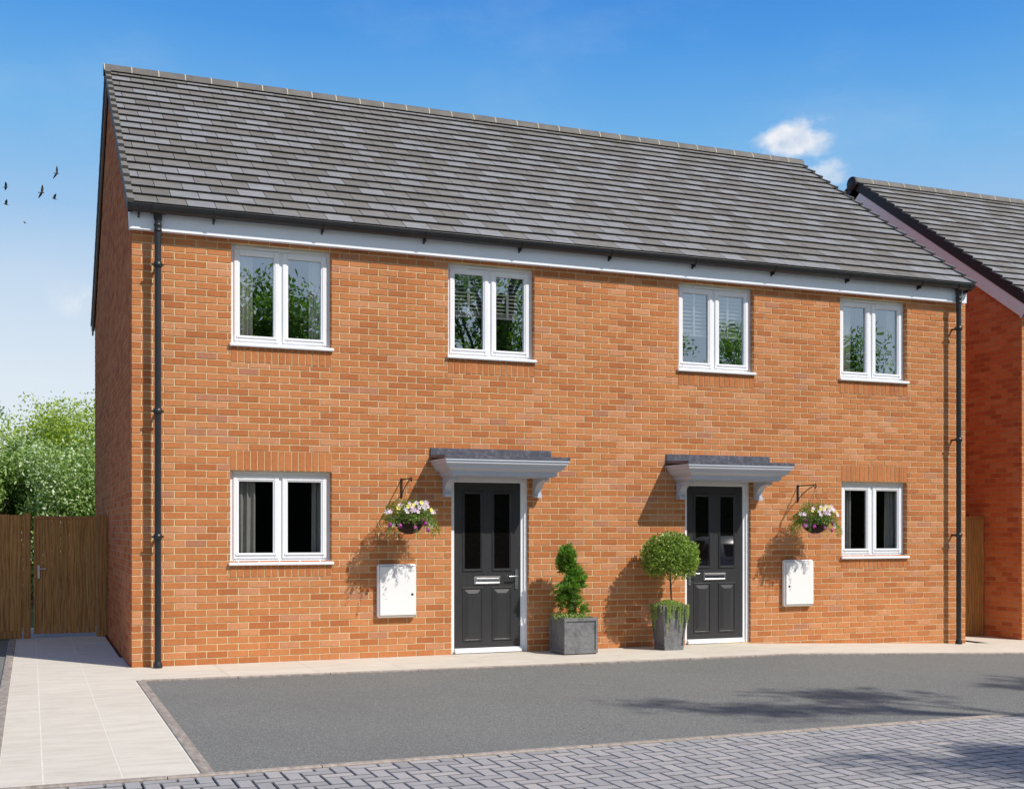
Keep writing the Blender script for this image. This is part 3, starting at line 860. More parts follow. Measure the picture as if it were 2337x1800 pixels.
def meter(x0, x1, z0, z1, parent, lock_left):
    g = MB(); g.bbox(x0, x1, -.075, -.006, z0, z1, .018)
    bx = g.build('meter_box', M['meter'], parent)
    q = MB(); q.box(x0 + .018, x1 - .006, -.0765, -.0745, z0 + .021, z1 - .021); q.build('lid_gap', M['gap_shade'], bx)  # grey sheet behind the lid, coloured as the dark gap round it
    d = MB(); d.bbox(x0 + .022, x1 - .010, -.084, -.074, z0 + .025, z1 - .025, .006); dd = d.build('lid', M['meter'], bx)
    k = MB(); k.lathe((0, 0, 0), [(0, .004), (.006, .004), (.006, .0), (.012, 0), (.013, .003), (.015, 0)], 14)
    ko = k.build('lock', M['steel_dark'], dd); ko.rotation_euler = (R(90), 0, 0)
    ko.location = (x0 + .07 if lock_left else x1 - .055, -.0845, z0 + (z1 - z0) * .43)
meter(2.658, 3.118, .455, 1.062, house, False); meter(8.12, 8.58, .455, 1.062, house, True)

# wall brackets for the baskets (fixed to the house)
def wall_bracket(x):
    g = MB()
    g.bbox(x - .012, x + .012, -.018, -.004, 1.82, 2.045, .003)
    g.tube([(x, -.01, 2.03), (x, -.37, 2.03)], .007, 6)
    g.tube([(x, -.012, 1.85), (x, -.12, 1.925), (x, -.24, 1.985), (x, -.36, 2.022)], .006, 6)
    c = Vector((x, -.385, 2.018))
    g.tube([tuple(c + Vector((0, .022 * math.cos(a), .022 * math.sin(a)))) for a in [PI * .2 + i * PI / 6 for i in range(11)]], .006, 6)
    for z in (1.835, 2.03): g.lathe((0, 0, 0), [(0, 0)] * 2, 3) if False else g.bbox(x - .007, x + .007, -.024, -.017, z - .007, z + .007, .002)
    g.build('basket_bracket', M['iron'], house)
wall_bracket(2.957); wall_bracket(8.375)

# ------------------------------------------------------------------ neighbour house
NX, NY = 12.71, .50
nb = thing('neighbouring_house', 'second brick house at the right edge with black verge and pale barge board', 'house')
g = MB(); house_shell(g, NX, NY, [], 77, mats=(0, 1, 2, 3), width=8.0)
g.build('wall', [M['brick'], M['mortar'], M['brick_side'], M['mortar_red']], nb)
roof(NX - .06, NX + 8.05, NY, nb, 9, left='black')
eaves(NX - .03, NX + 8.03, NY, nb, [NX + .3 + 1.18 * k for k in range(7)], [NX + 7.6])

# ------------------------------------------------------------------ fences and gate
def boards(g, x0, x1, y, z0, z1, bw, rg, m=0):
    x = x0
    while x < x1 - .01:
        b = min(x + bw, x1)
        dz = rg.uniform(-.004, .004); dy = rg.choice((0, .006))
        g.bbox(x + .002, b - .001, y - .018 + dy, y + dy, z0, z1 + dz, .003, m, rg.random())
        x = b
rg = random.Random(3)
GY = 4.10
ft = thing('wooden_fence', 'dark brown close boarded fence left of the gate', 'fence', (-2.6, GY, 0))
g = MB(); boards(g, -3.0 + 0, 1.515, 0, .10, 1.655, .145, rg); g.build('board', M['wood'], ft)
g = MB(); g.bbox(-3, 1.50, -.03, .0, .0, .10, .004, 0, .2); g.build('gravel_board', M['wood'], ft)
g = MB(); g.bbox(1.518, 1.612, -.03, .06, 0, 1.675, .006, 0, .55); g.build('post', M['wood'], ft)
gt = thing('wooden_gate', 'dark brown boarded garden gate with a steel handle between fence and house', 'gate', (-.5, GY, 0))
g = MB(); boards(g, -.450, .335, 0, .055, 1.625, .112, rg); g.build('board', M['wood'], gt)
g = MB(); g.bbox(-.452, .337, -.022, .02, 1.600, 1.640, .003, 0, .4); g.bbox(-.452, -.425, -.021, .02, .055, 1.60, .003, 0, .3); g.bbox(-.424, .335, .002, .035, .30, .38, .004, 0, .4); g.build('frame', M['wood'], gt)
g = MB(); g.bbox(-.405, -.372, -.028, -.018, .80, .98, .004); g.tube([(-.388, -.02, .93), (-.388, -.065, .93), (-.30, -.065, .93)], .008, 8); g.build('handle', M['steel'], gt)
gp = thing('gate_post', 'dark brown timber post between the gate and the side wall', 'post', (-.1, GY, 0))
g = MB(); g.bbox(-.055, .08, -.05, .04, 0, 1.665, .006, 0, .3); g.build('post', M['wood'], gp)
# gap closer at the far right between both houses
fr = thing('side_fence', 'dark brown boarded fence panel between the two houses', 'fence', (11.9, 1.25, 0))
g = MB(); boards(g, -.70, .79, 0, -.18, 1.63, .12, rg); g.build('board', M['wood'], fr)
g = MB(); g.bbox(-.70, .79, -.03, .03, 1.632, 1.66, .004, 0, .4); g.build('cap_rail', M['wood'], fr)

# ------------------------------------------------------------------ plants in pots
def rdir(r):
    z = r.uniform(-1, 1); a = r.uniform(0, 2 * PI); s = math.sqrt(1 - z * z); return Vector((s * math.cos(a), s * math.sin(a), z))

# square planter
def panelled_box(g, w0, w1, h, rim=.0):
    """square pot: half width w0 at the bottom, w1 at the top, recessed panel on each side"""
    for q in range(4):
        rot = Matrix.Rotation(q * PI / 2, 3, 'Z')
        def P(u, v, ins):
            w = w0 + (w1 - w0) * v / h
            return tuple(rot @ Vector((u * w, -w + ins, v)))
        m_ = .085
        def V(v): return m_ * .5 + (h - m_) * v
        o = [(-1, 0), (1, 0), (1, h), (-1, h)]
        fr_ = .13; a = [(-1 + fr_, h * .09), (1 - fr_, h * .09), (1 - fr_, h * .91), (-1 + fr_, h * .91)]
        O = [P(u, v, 0) for u, v in o]; A = [P(u, v, 0) for u, v in a]; B = [P(u, v, .014) for u, v in a]
        for k in range(4):
            l = (k + 1) % 4
            g.face([O[k], O[l], A[l], A[k]], 0, .5); g.face([A[k], A[l], B[l], B[k]], 0, .5)
        g.face(B, 0, .5)
        t0 = [tuple(rot @ Vector((u, v, h))) for u, v in ((-w1, -w1), (w1, -w1), (w1 - .03, -w1 + .03), (-w1 + .03, -w1 + .03))]
        g.face(t0, 0, .5)
        t1 = [tuple(rot @ Vector((u, -w1 + .03, z))) for u, z in ((-w1 + .03, h), (w1 - .03, h), (w1 - .03, h - .06), (-w1 + .03, h - .06))]
        g.face(t1, 0, .5)
    g.face([(-w0, -w0, 0), (w0, -w0, 0), (w0, w0, 0), (-w0, w0, 0)])
sq = thing('square_planter', 'low square grey planter right of the left door', 'planter', (4.967, -.355, 0.012))
g = MB(); panelled_box(g, .215, .215, .415); g.build('pot', M['planter'], sq)
g = MB(); g.box(-.2, .2, -.2, .2, -.010, .0, 0, .5); g.build('foot', M['iron'], sq)
g = MB(); rows = [[(x_ * .0185 * 10 / 5, y_ * .0185 * 10 / 5, .37 + .01 * math.sin(x_ * 2.1 + y_)) for y_ in range(-5, 6)] for x_ in range(-5, 6)]
g.grid(rows); g.build('soil', M['soil'], sq)

sp = thing('spiral_topiary', 'spiral clipped green conifer in the square planter', 'topiary', (4.93, -.36, .39))
sp.scale = (1.15, 1.15, 1.0)
g = MB(); r = random.Random(8)
g.tube([(.04, 0, -.03), (.05, .0, .2), (.0, 0, .5), (-.03, 0, .85)], [.016, .013, .010, .005], 8); g.build('trunk', M['bark'], sp)
g = MB()
def spiral(t):      # t 0..1 from bottom to top
    a = R(-8) + t * 2 * PI * 1.75; rad = .085 * (1 - .45 * t)
    return Vector((.01 - .035 * t + rad * math.cos(a), rad * math.sin(a), .10 + .72 * t))
for k in range(560):
    t = r.random(); c = spiral(t); tr = .150 - .055 * t
    d = rdir(r); base = c + d * tr * (r.random() ** .35) * .8
    up = (d * .8 + Vector((0, 0, .7)) + rdir(r) * .3).normalized(); tl = r.gauss(0, .16); ln = r.uniform(.7, 1.35)
    for q in range(18):
        dd = (up + rdir(r) * .75).normalized()
        g.leaf(base + rdir(r) * .012, dd, rdir(r), r.uniform(.026, .055) * ln, r.uniform(.007, .014), 0, min(1, max(0, r.gauss(.5 + tl, .22))))
g.build('foliage', M['leaf_conifer'], sp)
g = MB()
for k in range(900):
    a = r.uniform(0, 2 * PI); rad = math.sqrt(r.random()); p = Vector((rad * .19 * math.cos(a), rad * .19 * math.sin(a), r.uniform(0, .07)))
    g.leaf(p, (rdir(r) + Vector((0, 0, .8))).normalized(), rdir(r), r.uniform(.018, .035), .012, 0, r.random())
g.build('ground_cover', M['leaf_trail'], sp)

tp = thing('tall_planter', 'tall tapered grey planter left of the right door', 'planter', (6.225, -.40, .002))
g = MB(); panelled_box(g, .128, .172, .545); g.build('pot', M['planter'], tp)
g = MB(); g.face([(-.145, -.145, .50), (.145, -.145, .50), (.145, .145, .50), (-.145, .145, .50)]); g.build('soil', M['soil'], tp)

bt = thing('ball_topiary', 'round bushy green standard tree in the tall planter', 'topiary', (6.225, -.40, .50))
r = random.Random(14); g = MB()
g.tube([(0.03, 0, -.02), (.035, .0, .12), (.025, 0, .25), (.02, 0, .36), (.025, 0, .50)], [.012, .0115, .011, .010, .007], 8)
for (a, z, l_) in ((.3, .27, .2), (2.9, .33, .19), (4.2, .36, .17), (1.4, .30, .2), (5.4, .40, .15)):
    p0 = Vector((.022, 0, z)); p1 = p0 + Vector((math.cos(a) * .06, math.sin(a) * .06, .06)); p2 = p0 + Vector((math.cos(a) * l_, math.sin(a) * l_, .18))
    g.tube([p0, p1, p2], [.005, .004, .003], 6)
g.build('trunk', M['bark'], bt)
g = MB(); cc = Vector((.015, 0, .615)); n = 0
while n < 8500:
    d = rdir(r); sh = r.random() ** .30
    lump = 1 + .16 * mnoise.noise(d * 3.1)
    p = Vector((d.x * .345 * sh * lump, d.y * .335 * sh * lump, d.z * .30 * sh * lump))
    rad = math.hypot(p.x, p.y)
    if p.z < -.08 and rad < .12 + .15 * (-p.z - .08) * 3 and r.random() < .93: continue
    if p.z < -.20 and r.random() < .5: continue
    dd = (d * .6 + rdir(r) * .8 + Vector((0, 0, .15))).normalized(); nn = (d + rdir(r) * .5).normalized()
    g.leaf(cc + p, dd, nn, r.uniform(.028, .050), r.uniform(.014, .022), 0, min(1, max(0, r.gauss(.40 + .2 * (sh - .5), .30)))); n += 1
g.build('foliage', M['leaf_bay'], bt)
g = MB()
for k in range(1300):
    a = r.uniform(0, 2 * PI); rad = math.sqrt(r.random()); p = Vector((rad * .165 * math.cos(a), rad * .165 * math.sin(a), .02 + .045 * (1 - rad) + r.uniform(0, .045)))
    g.leaf(p, (rdir(r) + Vector((0, 0, .6))).normalized(), rdir(r), r.uniform(.014, .024), .012, 0, r.random())
for s_ in range(46):     # strands hanging over the front and left rims
    side = r.random()
    if side < .55: p = Vector((r.uniform(-.165, .17), -.165, .045)); out = Vector((0, -1, 0))
    elif side < .85: p = Vector((-.165, r.uniform(-.165, .165), .045)); out = Vector((-1, 0, 0))
    else: p = Vector((.165, r.uniform(-.165, .165), .045)); out = Vector((1, 0, 0))
    ln = r.choice((.07, .12, .16, .22, .30)) * r.uniform(.8, 1.2)
    q = p.copy(); k = 0
    while k * .008 < ln:
        q = p + out * (.014 + .012 * min(1, k * .25)) - Vector((0, 0, max(0, k - 2) * .008)) - out * (max(0, k - 2) * .008 * .07) + Vector((r.uniform(-.003, .003), r.uniform(-.003, .003), 0))
        for _ in range(4): g.leaf(q, (rdir(r) + Vector((0, 0, -.2)) + out * .4).normalized(), rdir(r), r.uniform(.011, .017), .009, 0, r.uniform(.3, 1))
        k += 1
g.build('trailing_plant', M['leaf_trail'], bt)

# ------------------------------------------------------------------ hanging baskets
def petal_flower(kind, r):
    g = MB()
    if kind == 'bud':
        rows = []
        for i in range(5):
            z = i / 4; rr = [.003, .011, .014, .013, .009][i]
            rows.append([(rr * math.cos(a_), rr * math.sin(a_), z * .032) for a_ in [k * PI / 4 for k in range(8)]])
        g.grid(rows, cv=True)
        for k in range(5):
            a = k * 2 * PI / 5; d = Vector((math.cos(a) * .5, math.sin(a) * .5, .9)).normalized(); g.leaf(Vector((0, 0, .01)), d, Vector((math.cos(a), math.sin(a), 0)), .032, .016)
    else:
        n = 5 if kind == 'open' else 6; Lp = .026 if kind == 'open' else .036; Wp = .024 if kind == 'open' else .012
        for k in range(n):
            a = k * 2 * PI / n + .2; d = Vector((math.cos(a), math.sin(a), .35)).normalized()
            g.leaf(Vector((0, 0, 0)), d, Vector((0, 0, 1)), Lp, Wp, 0, .5, .1)
        g.tube([(0, 0, -.025), (0, 0, .004)], [.002, .005], 6)
    return g
FM = {}
def flower_mesh(kind, m):
    key = (kind, m)
    if key not in FM:
        o = petal_flower(kind, rnd).build('flower', M[m]); FM[key] = o.data; bpy.data.objects.remove(o)
    return FM[key]
def hanging_basket(x, label, seed):
    r = random.Random(seed)
    t = thing('hanging_basket', label, 'hanging basket', (x, -.385, 1.41), 'hanging baskets')
    g = MB(); prof = [(.002, 0)] + [(.172 * math.sin(a), .165 - .165 * math.cos(a)) for a in [R(15), R(30), R(45), R(60), R(75), R(90)]]
    g.lathe((0, 0, 0), prof, 20); g.build('liner', M['coir'], t)
    g = MB()
    for k in range(8):
        a = k * PI / 4 + .2; g.tube([((.176 * math.sin(b)) * math.cos(a), (.176 * math.sin(b)) * math.sin(a), .165 - .170 * math.cos(b)) for b in [R(v) for v in (5, 25, 45, 65, 90)]], .0025, 4)
    g.tube([(.177 * math.cos(k * PI / 12), .177 * math.sin(k * PI / 12), .165) for k in range(25)], .003, 4)
    g.build('wire_frame', M['iron'], t)
    g = MB()
    for k in range(4):
        a = k * PI / 2 + .5; p0 = Vector((.17 * math.cos(a), .17 * math.sin(a), .165)); p1 = Vector((0, 0, .59))
        n = 24
        for i in range(n):
            q0 = p0.lerp(p1, i / n); q1 = p0.lerp(p1, (i + .8) / n); g.tube([q0, q1], .0026 if i % 2 else .0016, 4)
    g.tube([(0, .0, .585), (.008, 0, .60), (.0, 0, .615)], .003, 5)
    g.build('chain', M['steel_dark'], t)
    g = MB()
    for k in range(4600):
        d = rdir(r)
        if d.z < -.1: d.z = -d.z * .6
        d.normalize()
        sh = r.random() ** .4
        rad = 1 + .22 * mnoise.noise(d * 2.6 + Vector((seed, 0, 0)))
        p = Vector((d.x * .30 * sh * rad, d.y * .26 * sh * rad, .14 + d.z * .26 * sh * rad))
        g.leaf(p, (d * .5 + rdir(r)).normalized(), (d + rdir(r) * .6).normalized(), r.uniform(.014, .028), r.uniform(.009, .015), 0, min(1, max(0, r.gauss(.5, .27))))
    for s_ in range(50):     # loose stems arching out and down
        a = r.uniform(0, 2 * PI)
        if math.sin(a) < -.45 and r.random() < .75: continue
        ln = r.uniform(.12, .26); p = Vector((.17 * math.cos(a), .16 * math.sin(a), .17)); n = 14
        o_ = r.uniform(.7, 1.1)
        for i in range(n):
            u = i / n
            q = p + Vector((math.cos(a) * .20 * u * o_, math.sin(a) * .15 * u * o_, .02 * u - ln * u * u)) 
            for _ in range(5): g.leaf(q + rdir(r) * .012, rdir(r), rdir(r), r.uniform(.012, .022), .011, 0, r.uniform(.3, 1))
    g.build('foliage', M['leaf_basket'], t)
    def fl(kind, m, p, nrm, s=1):
        o = bpy.data.objects.new('flower', flower_mesh(kind, m)); COL.objects.link(o); o.parent = t
        o.location = p; o.rotation_mode = 'QUATERNION'; o.rotation_quaternion = Vector(nrm).to_track_quat('Z', 'Y'); o.scale = (s,) * 3
        lb = {'petal_pink': 'pale pink flower', 'petal_yellow': 'yellow flower', 'petal_magenta': 'magenta bud', 'petal_white': 'white star shaped flower'}[m]
        o['label'] = lb
    spots = [(-.05, .33, 'open', 'petal_pink'), (.03, .335, 'open', 'petal_pink'), (.09, .34, 'open', 'petal_yellow'), (.10, .305, 'star', 'petal_white'), (.14, .335, 'star', 'petal_pink'),
             (-.01, .315, 'open', 'petal_yellow'), (-.07, .30, 'open', 'petal_yellow'), (-.03, .285, 'open', 'petal_pink'), (.05, .29, 'open', 'petal_pink'), (-.10, .27, 'star', 'petal_white'), (-.03, .255, 'star', 'petal_pink'),
             (.12, .28, 'star', 'petal_white'), (.17, .30, 'open', 'petal_pink'), (.17, .34, 'star', 'petal_pink'), (-.09, .235, 'open', 'petal_pink'), (.03, .24, 'open', 'petal_pink'), (.0, .255, 'star', 'petal_pink'),
             (-.15, .31, 'open', 'petal_pink'), (-.17, .285, 'open', 'petal_yellow'), (.21, .26, 'open', 'petal_yellow'), (-.27, .24, 'star', 'petal_white'), (-.25, .24, 'open', 'petal_pink'), (.27, .24, 'star', 'petal_pink'), (.22, .235, 'open', 'petal_pink')]
    for (dx, dz, kd, m_) in spots:
        yy = -math.sqrt(max(.001, 1 - (dx / .30) ** 2 - ((dz - .14) / .27) ** 2)) * .25 if (dx / .30) ** 2 + ((dz - .14) / .27) ** 2 < 1 else -.03
        fl(kd, m_, (dx, yy - .012, dz), (dx * 1.2 + r.uniform(-.2, .2), -1, .35 + r.uniform(-.2, .3)), r.uniform(1.0, 1.3))
    for (dx, dz) in ((-.215, .195), (-.245, .12), (-.155, .11), (.01, .09), (.12, .17), (.19, .06), (.14, .135)):
        fl('bud', 'petal_magenta', (dx, -.17 if abs(dx) < .16 else -.08, dz), (r.uniform(-.3, .3), -.6, -.7), r.uniform(1.1, 1.45))
    for (dx, dz) in ((-.21, .10), (.21, .12), (.22, .085)):
        fl('star', 'petal_white', (dx, -.10, dz), (dx, -1, .1), 1)
hanging_basket(2.93, 'flower basket hanging on the wall between the lower left window and the left door', 31)
hanging_basket(8.375, 'flower basket hanging on the wall between the right door and the lower right window', 57)

# ------------------------------------------------------------------ trees
def make_tree(name, label, loc, h, cr, leafm, seed, nclump=60, per=380, leaf=.09, base=.25, squash=1.0, group=None, spread=.34, cat='tree', flat=.9, boughs=None):
    r = random.Random(seed)
    t = thing(name, label, cat, loc, group)
    g = MB()
    tr = .035 * h
    top = Vector((r.uniform(-.2, .2), r.uniform(-.2, .2), h * .72))
    trunk = [Vector((0, 0, -.2)), Vector((r.uniform(-.08, .08), r.uniform(-.08, .08), h * .22)), Vector((r.uniform(-.15, .15), r.uniform(-.15, .15), h * .45)), top]
    g.tube(trunk, [tr, tr * .75, tr * .5, tr * .15], 8)
    cz = h * (base + (1 - base) * .5); rz = h * (1 - base) * .5
    cl = []
    for k in range(nclump):
        d = rdir(r); s = r.random() ** .38
        lump = 1 + .28 * mnoise.noise(d * 1.7 + Vector((seed * 1.3, 0, 0)))
        c = Vector((d.x * cr * s * lump, d.y * cr * s * lump, cz + d.z * rz * s * lump * .92))
        cl.append((c, d, r.uniform(.7, 1.25)))
    if boughs:
        cl = []
        for (bc, br, nb_) in boughs:
            bc = Vector(bc); st = trunk[2].lerp(trunk[3], .4); mid = st.lerp(bc, .5) + Vector((0, 0, .5))
            g.tube([st, mid, bc], [tr * .35, tr * .22, tr * .08], 6)
            for k in range(nb_):
                d = rdir(r); q = r.random() ** .6; c = bc + Vector((d.x * br[0] * q, d.y * br[1] * q, d.z * br[2] * q))
                cl.append((c, d, r.uniform(.6, 1.2))); g.tube([mid.lerp(bc, r.uniform(.2, 1)), c], [tr * .08, tr * .03], 5)
    for k, (c, d, s) in enumerate(cl):
        if k % 2 == 0 and not boughs:
            f = min(1, max(.15, (c.z / h - .1))); i = min(2, int(f * 3)); st = trunk[i].lerp(trunk[i + 1], .5)
            mid = st.lerp(c, .5) + Vector((0, 0, .12 * h * r.uniform(0, .5)))
            g.tube([st, mid, c], [tr * .28, tr * .16, tr * .05], 5)
    g.build('trunk', M['bark'], t)
    g = MB()
    for (c, d, s) in cl:
        rad = cr * spread * s
        lt = r.uniform(-.14, .14)
        for k in range(per):
            e = rdir(r); q = r.random() ** .5
            p = c + Vector((e.x, e.y, e.z * flat)) * rad * q * (1 + .25 * r.random())
            dd = (e * .5 + rdir(r) * .9 + Vector((0, 0, -.15))).normalized()
            g.leaf(p, dd, (rdir(r) + Vector((0, 0, .7)) + e * .5).normalized(), leaf * r.uniform(.7, 1.3), leaf * r.uniform(.45, .7), 0, min(1, max(0, r.gauss(.50 + lt * 1.5, .24))))
    g.build('crown', M[leafm], t)
    return t
make_tree('leafy_tree', 'silvery green bushy tree behind the fence at the left edge', (-1.75, 13.0, 0), 3.85, 1.2, 'leaf_silver', 3, 46, 520, .085, .08)
make_tree('leafy_tree', 'silvery green bushy tree behind the gate beside the house', (-.30, 12.2, 0), 3.2, 1.1, 'leaf_silver', 5, 46, 520, .08, .08)
make_tree('leafy_tree', 'taller yellow green tree rising behind the silvery trees', (-.35, 18, 0), 4.75, 1.9, 'leaf_light', 7, 60, 560, .085, .15)
make_tree('leafy_tree', 'dark green bushy tree low between the silvery trees', (-1.0, 14.6, 0), 3.2, 1.3, 'leaf_mid', 9, 40, 420, .09, .05)
make_tree('leafy_tree', 'mid green tree farthest left behind the fence', (-4.4, 14.6, 0), 4.2, 1.5, 'leaf_mid', 10, 46, 420, .09, .05)

# trees across the road, mirrored in the upper windows
T0 = make_tree('street_tree', 'broad green tree across the road facing the left half of the house', (6.0, -25.5, 0), 9.8, 2.9, 'leaf_street', 21, 80, 420, .17, .12, group='trees across the road', spread=.34)
def again(src, loc, rz, s, label):
    c = copy_tree(src); c.location = loc; c.rotation_euler = (0, 0, rz); c.scale = s; c['label'] = label; return c
again(T0, (9.4, -26.5, 0), 1.2, (.75, .75, .80), 'smaller green tree across the road right of the broad tree')
T1 = make_tree('street_tree', 'open crowned tall green tree across the road opposite the left door', (13.6, -24.5, 0), 13.0, 3.1, 'leaf_street', 23, 80, 260, .16, .15, group='trees across the road', spread=.27)
again(T0, (20.0, -25.5, 0), 2.6, (.8, .8, .88), 'rounded green tree across the road opposite the right door')
again(T1, (24.2, -25.5, 0), .6, (.8, .8, .74), 'open crowned smaller tree across the road opposite the right door')
again(T0, (28.9, -25.5, 0), 4.0, (.95, .95, .93), 'green tree across the road opposite the right upper window')
again(T0, (32.2, -25.5, 0), 5.1, (.8, .8, .82), 'lower green tree across the road farthest right')
again(T1, (-1.5, -26, 0), 3.0, (.9, .9, .7), 'open crowned tree across the road farthest left')
# a tree beside the drive whose shade reaches the paving
TS = make_tree('drive_tree', 'tall tree at the right of the drive shading the block paving', (14.0, -15.5, 0), 13.5, 1.5, 'leaf_mid', 41, 0, 125, .13, .35, spread=.27,
               boughs=[((-2.8, 1.7, 11.6), (1.6, .7, .4), 8), ((-4.0, .45, 9.6), (1.0, .8, .5), 12), ((1.2, .4, 12.0), (1.5, 1.5, 1.4), 20)])

def parked_car(loc, rz):
    t = thing('parked_car', 'silver hatchback parked beside the drive, mirrored in the right door', 'car', loc)
    t.rotation_euler = (0, 0, rz)
    # side outline: x along the car, (x, sill z, shoulder z, roof z, half width)
    st = [(-2.0, .42, .62, .62, .62), (-1.9, .30, .80, .82, .78), (-1.45, .24, .88, .95, .84), (-1.0, .22, .90, .98, .86), (-.72, .22, .91, 1.05, .87),
          (-.1, .22, .93, 1.40, .87), (.4, .22, .94, 1.46, .87), (1.0, .22, .95, 1.43, .86), (1.5, .24, .95, 1.33, .84), (1.85, .28, .92, 1.02, .80), (1.98, .40, .80, .82, .72)]
    g = MB(); rows = []
    for x, a, b, c, w in st:
        k = max(0, c - b)
        wr = w - .22 * min(1, k / .4)
        half = [(0, a), (w * .8, a), (w * .97, a + .12), (w, (a + b) / 2), (w * .95, b), (wr + .04, b + k * .75), (wr - .06, c - .015 * (k > .2)), (0, c)]
        rows.append([(x, y, z) for y, z in half] + [(x, -y, z) for y, z in reversed(half[1:-1])])
    g.grid(rows, cv=True); g.face(list(reversed(rows[0]))); g.face(rows[-1])
    g.build('body', M['car_paint'], t)
    for sg in (-1, 1):
        for xa, xb, za, zb in ((-.58, .12, .97, 1.36), (.2, 1.0, .97, 1.37), (1.08, 1.45, .99, 1.30)):
            q = MB(); Y0, Y1 = .875, .70
            P = [(xa, sg * Y0, za), (xb, sg * Y0, za), (xb, sg * (Y1 + .03), zb), (xa + (.42 if xa < 0 else 0), sg * (Y1 + .03), zb)]
            q.face(P if sg < 0 else list(reversed(P))); q.build('side_window', M['glass_door'], t)
        for xc in (-1.28, 1.22):
            q = MB(); q.lathe((0, 0, 0), [(.19, .0), (.29, .0), (.315, .03), (.315, .17), (.29, .2), (.0, .2)], 24)
            wo = q.build('wheel', M['iron'], t); wo.rotation_euler = (R(90 * -sg), 0, 0); wo.location = (xc, sg * .70, .315)
            q = MB(); q.lathe((0, 0, 0), [(0, .03), (.19, .0), (.20, .015)], 20, 0)
            for k in range(5):
                a = k * 2 * PI / 5; q.tube([(0, 0, .2), (.2 * math.cos(a), .2 * math.sin(a), .19)], .025, 5)
            q.build('rim', M['steel'], wo)
    q = MB(); q.face([(-.80, -.70, .99), (-.80, .70, .99), (-.14, .60, 1.395), (-.14, -.60, 1.395)]); q.build('windscreen', M['glass_door'], t)
    q = MB(); q.face([(1.88, .62, .98), (1.88, -.62, .98), (1.56, -.58, 1.31), (1.56, .58, 1.31)]); q.build('rear_window', M['glass_door'], t)
    for sg in (-1, 1):
        q = MB(); q.bbox(-1.93, -1.78, sg * .62 - .15, sg * .62 + .15, .60, .74, .02); q.build('headlight', M['steel'], t)
M['car_paint'] = simple('silver_car_paint', (.62, .63, .65), .25, .02, 2, 0, metal=.3)
parked_car((12.6, -8.6, -.13), R(100))

# hedge across the road: dark band low in reflections
g = MB(); r = random.Random(2)
for k in range(34000):
    p = Vector((r.uniform(-12, 44), -21 + r.uniform(-.5, .5), r.uniform(0, 4.0) )); p.z *= 1 + .1 * math.sin(p.x * 1.7)
    g.leaf(p, rdir(r), (rdir(r) + Vector((0, .5, .5))).normalized(), r.uniform(.12, .22), .12, 0, r.uniform(0, .5))
g.box(-12, 44, -21.3, -20.8, 0, 3.6, 0, .05)
tag(g.build('hedge', M['leaf_mid']), 'long dark clipped hedge on the far side of the road', 'hedge')

# ------------------------------------------------------------------ birds
def bird(p, s, yaw, flap, bank, label):
    g = MB()
    prof = [(-.34, .004), (-.28, .04), (-.14, .085), (.05, .10), (.17, .085), (.24, .062), (.29, .06), (.33, .035), (.39, .004)]
    rows = [[(x, r_ * math.cos(k * PI / 4), r_ * .9 * math.sin(k * PI / 4)) for k in range(8)] for x, r_ in prof]
    g.grid(rows, cv=True)
    g.face([(-.28, -.035, 0), (-.28, .035, 0), (-.48, .10, .0), (-.48, -.10, 0)])
    for sg in (-1, 1):
        f1, f2 = flap, flap * .45
        a = Vector((.18, sg * .06, .02)); b = Vector((-.16, sg * .05, .02))
        c = Vector((.26, sg * (.06 + .42 * math.cos(f1)), .02 + .42 * math.sin(f1))); d = Vector((-.12, sg * (.06 + .40 * math.cos(f1)), .02 + .40 * math.sin(f1)))
        e = c + Vector((-.22, sg * .50 * math.cos(f2), .50 * math.sin(f2))); e2 = c + Vector((-.34, sg * .42 * math.cos(f2), .42 * math.sin(f2)))
        g.face([a, c, d, b]); g.face([c, e, e2, d])
    o = g.build('bird', M['bird']); o.location = p; o.scale = (s,) * 3; o.rotation_euler = (bank, R(-12), yaw)
    tag(o, label, 'bird', 'birds in the sky')
CAM = Vector((-.9918, -13.2303, 1.45))
DB = 95
for (dx, dz, s, yaw, fl_, bk, lb) in (
    (.0190, .27807, .56, R(40), R(28), R(-55), 'dark bird with raised wings, topmost of the flock'),
    (.0081, .26193, .60, R(35), R(22), R(-50), 'dark bird gliding at the middle of the flock'),
    (.0173, .25814, .46, R(190), R(60), R(10), 'small dark bird right of the middle one with a steep wing'),
    (-.0177, .26354, .46, R(10), R(18), R(-30), 'dark bird at the left edge, upper of two'),
    (-.0174, .25024, .46, R(180), R(62), R(5), 'dark bird at the left edge, lower of two'),
    (-.0040, .23709, .24, R(150), R(40), R(0), 'tiny faint bird lowest of the flock')):
    bird((CAM.x + dx * DB, CAM.y + DB, CAM.z + dz * DB), s, yaw, fl_, bk, lb)

# ------------------------------------------------------------------ camera, sun, sky
cd = bpy.data.cameras.new('camera'); cam = bpy.data.objects.new('camera', cd); COL.objects.link(cam)
cam.location = CAM; cam.rotation_euler = (R(90), 0, -R(21.8955)); cd.lens = 42.12; cd.sensor_width = 36
cd.shift_y = .13233; cd.clip_end = 3000; cd.clip_start = .05
SC.camera = cam

to_sun = Vector((.40, -.57, .74)).normalized()
ld = bpy.data.lights.new('sun', 'SUN'); ld.energy = 4.9; ld.angle = R(.5); ld.color = (1, .945, .87)
sun = bpy.data.objects.new('sun', ld); COL.objects.link(sun)
sun.rotation_mode = 'QUATERNION'; sun.rotation_quaternion = (-to_sun).to_track_quat('-Z', 'Y'); sun.location = (8, -12, 14)

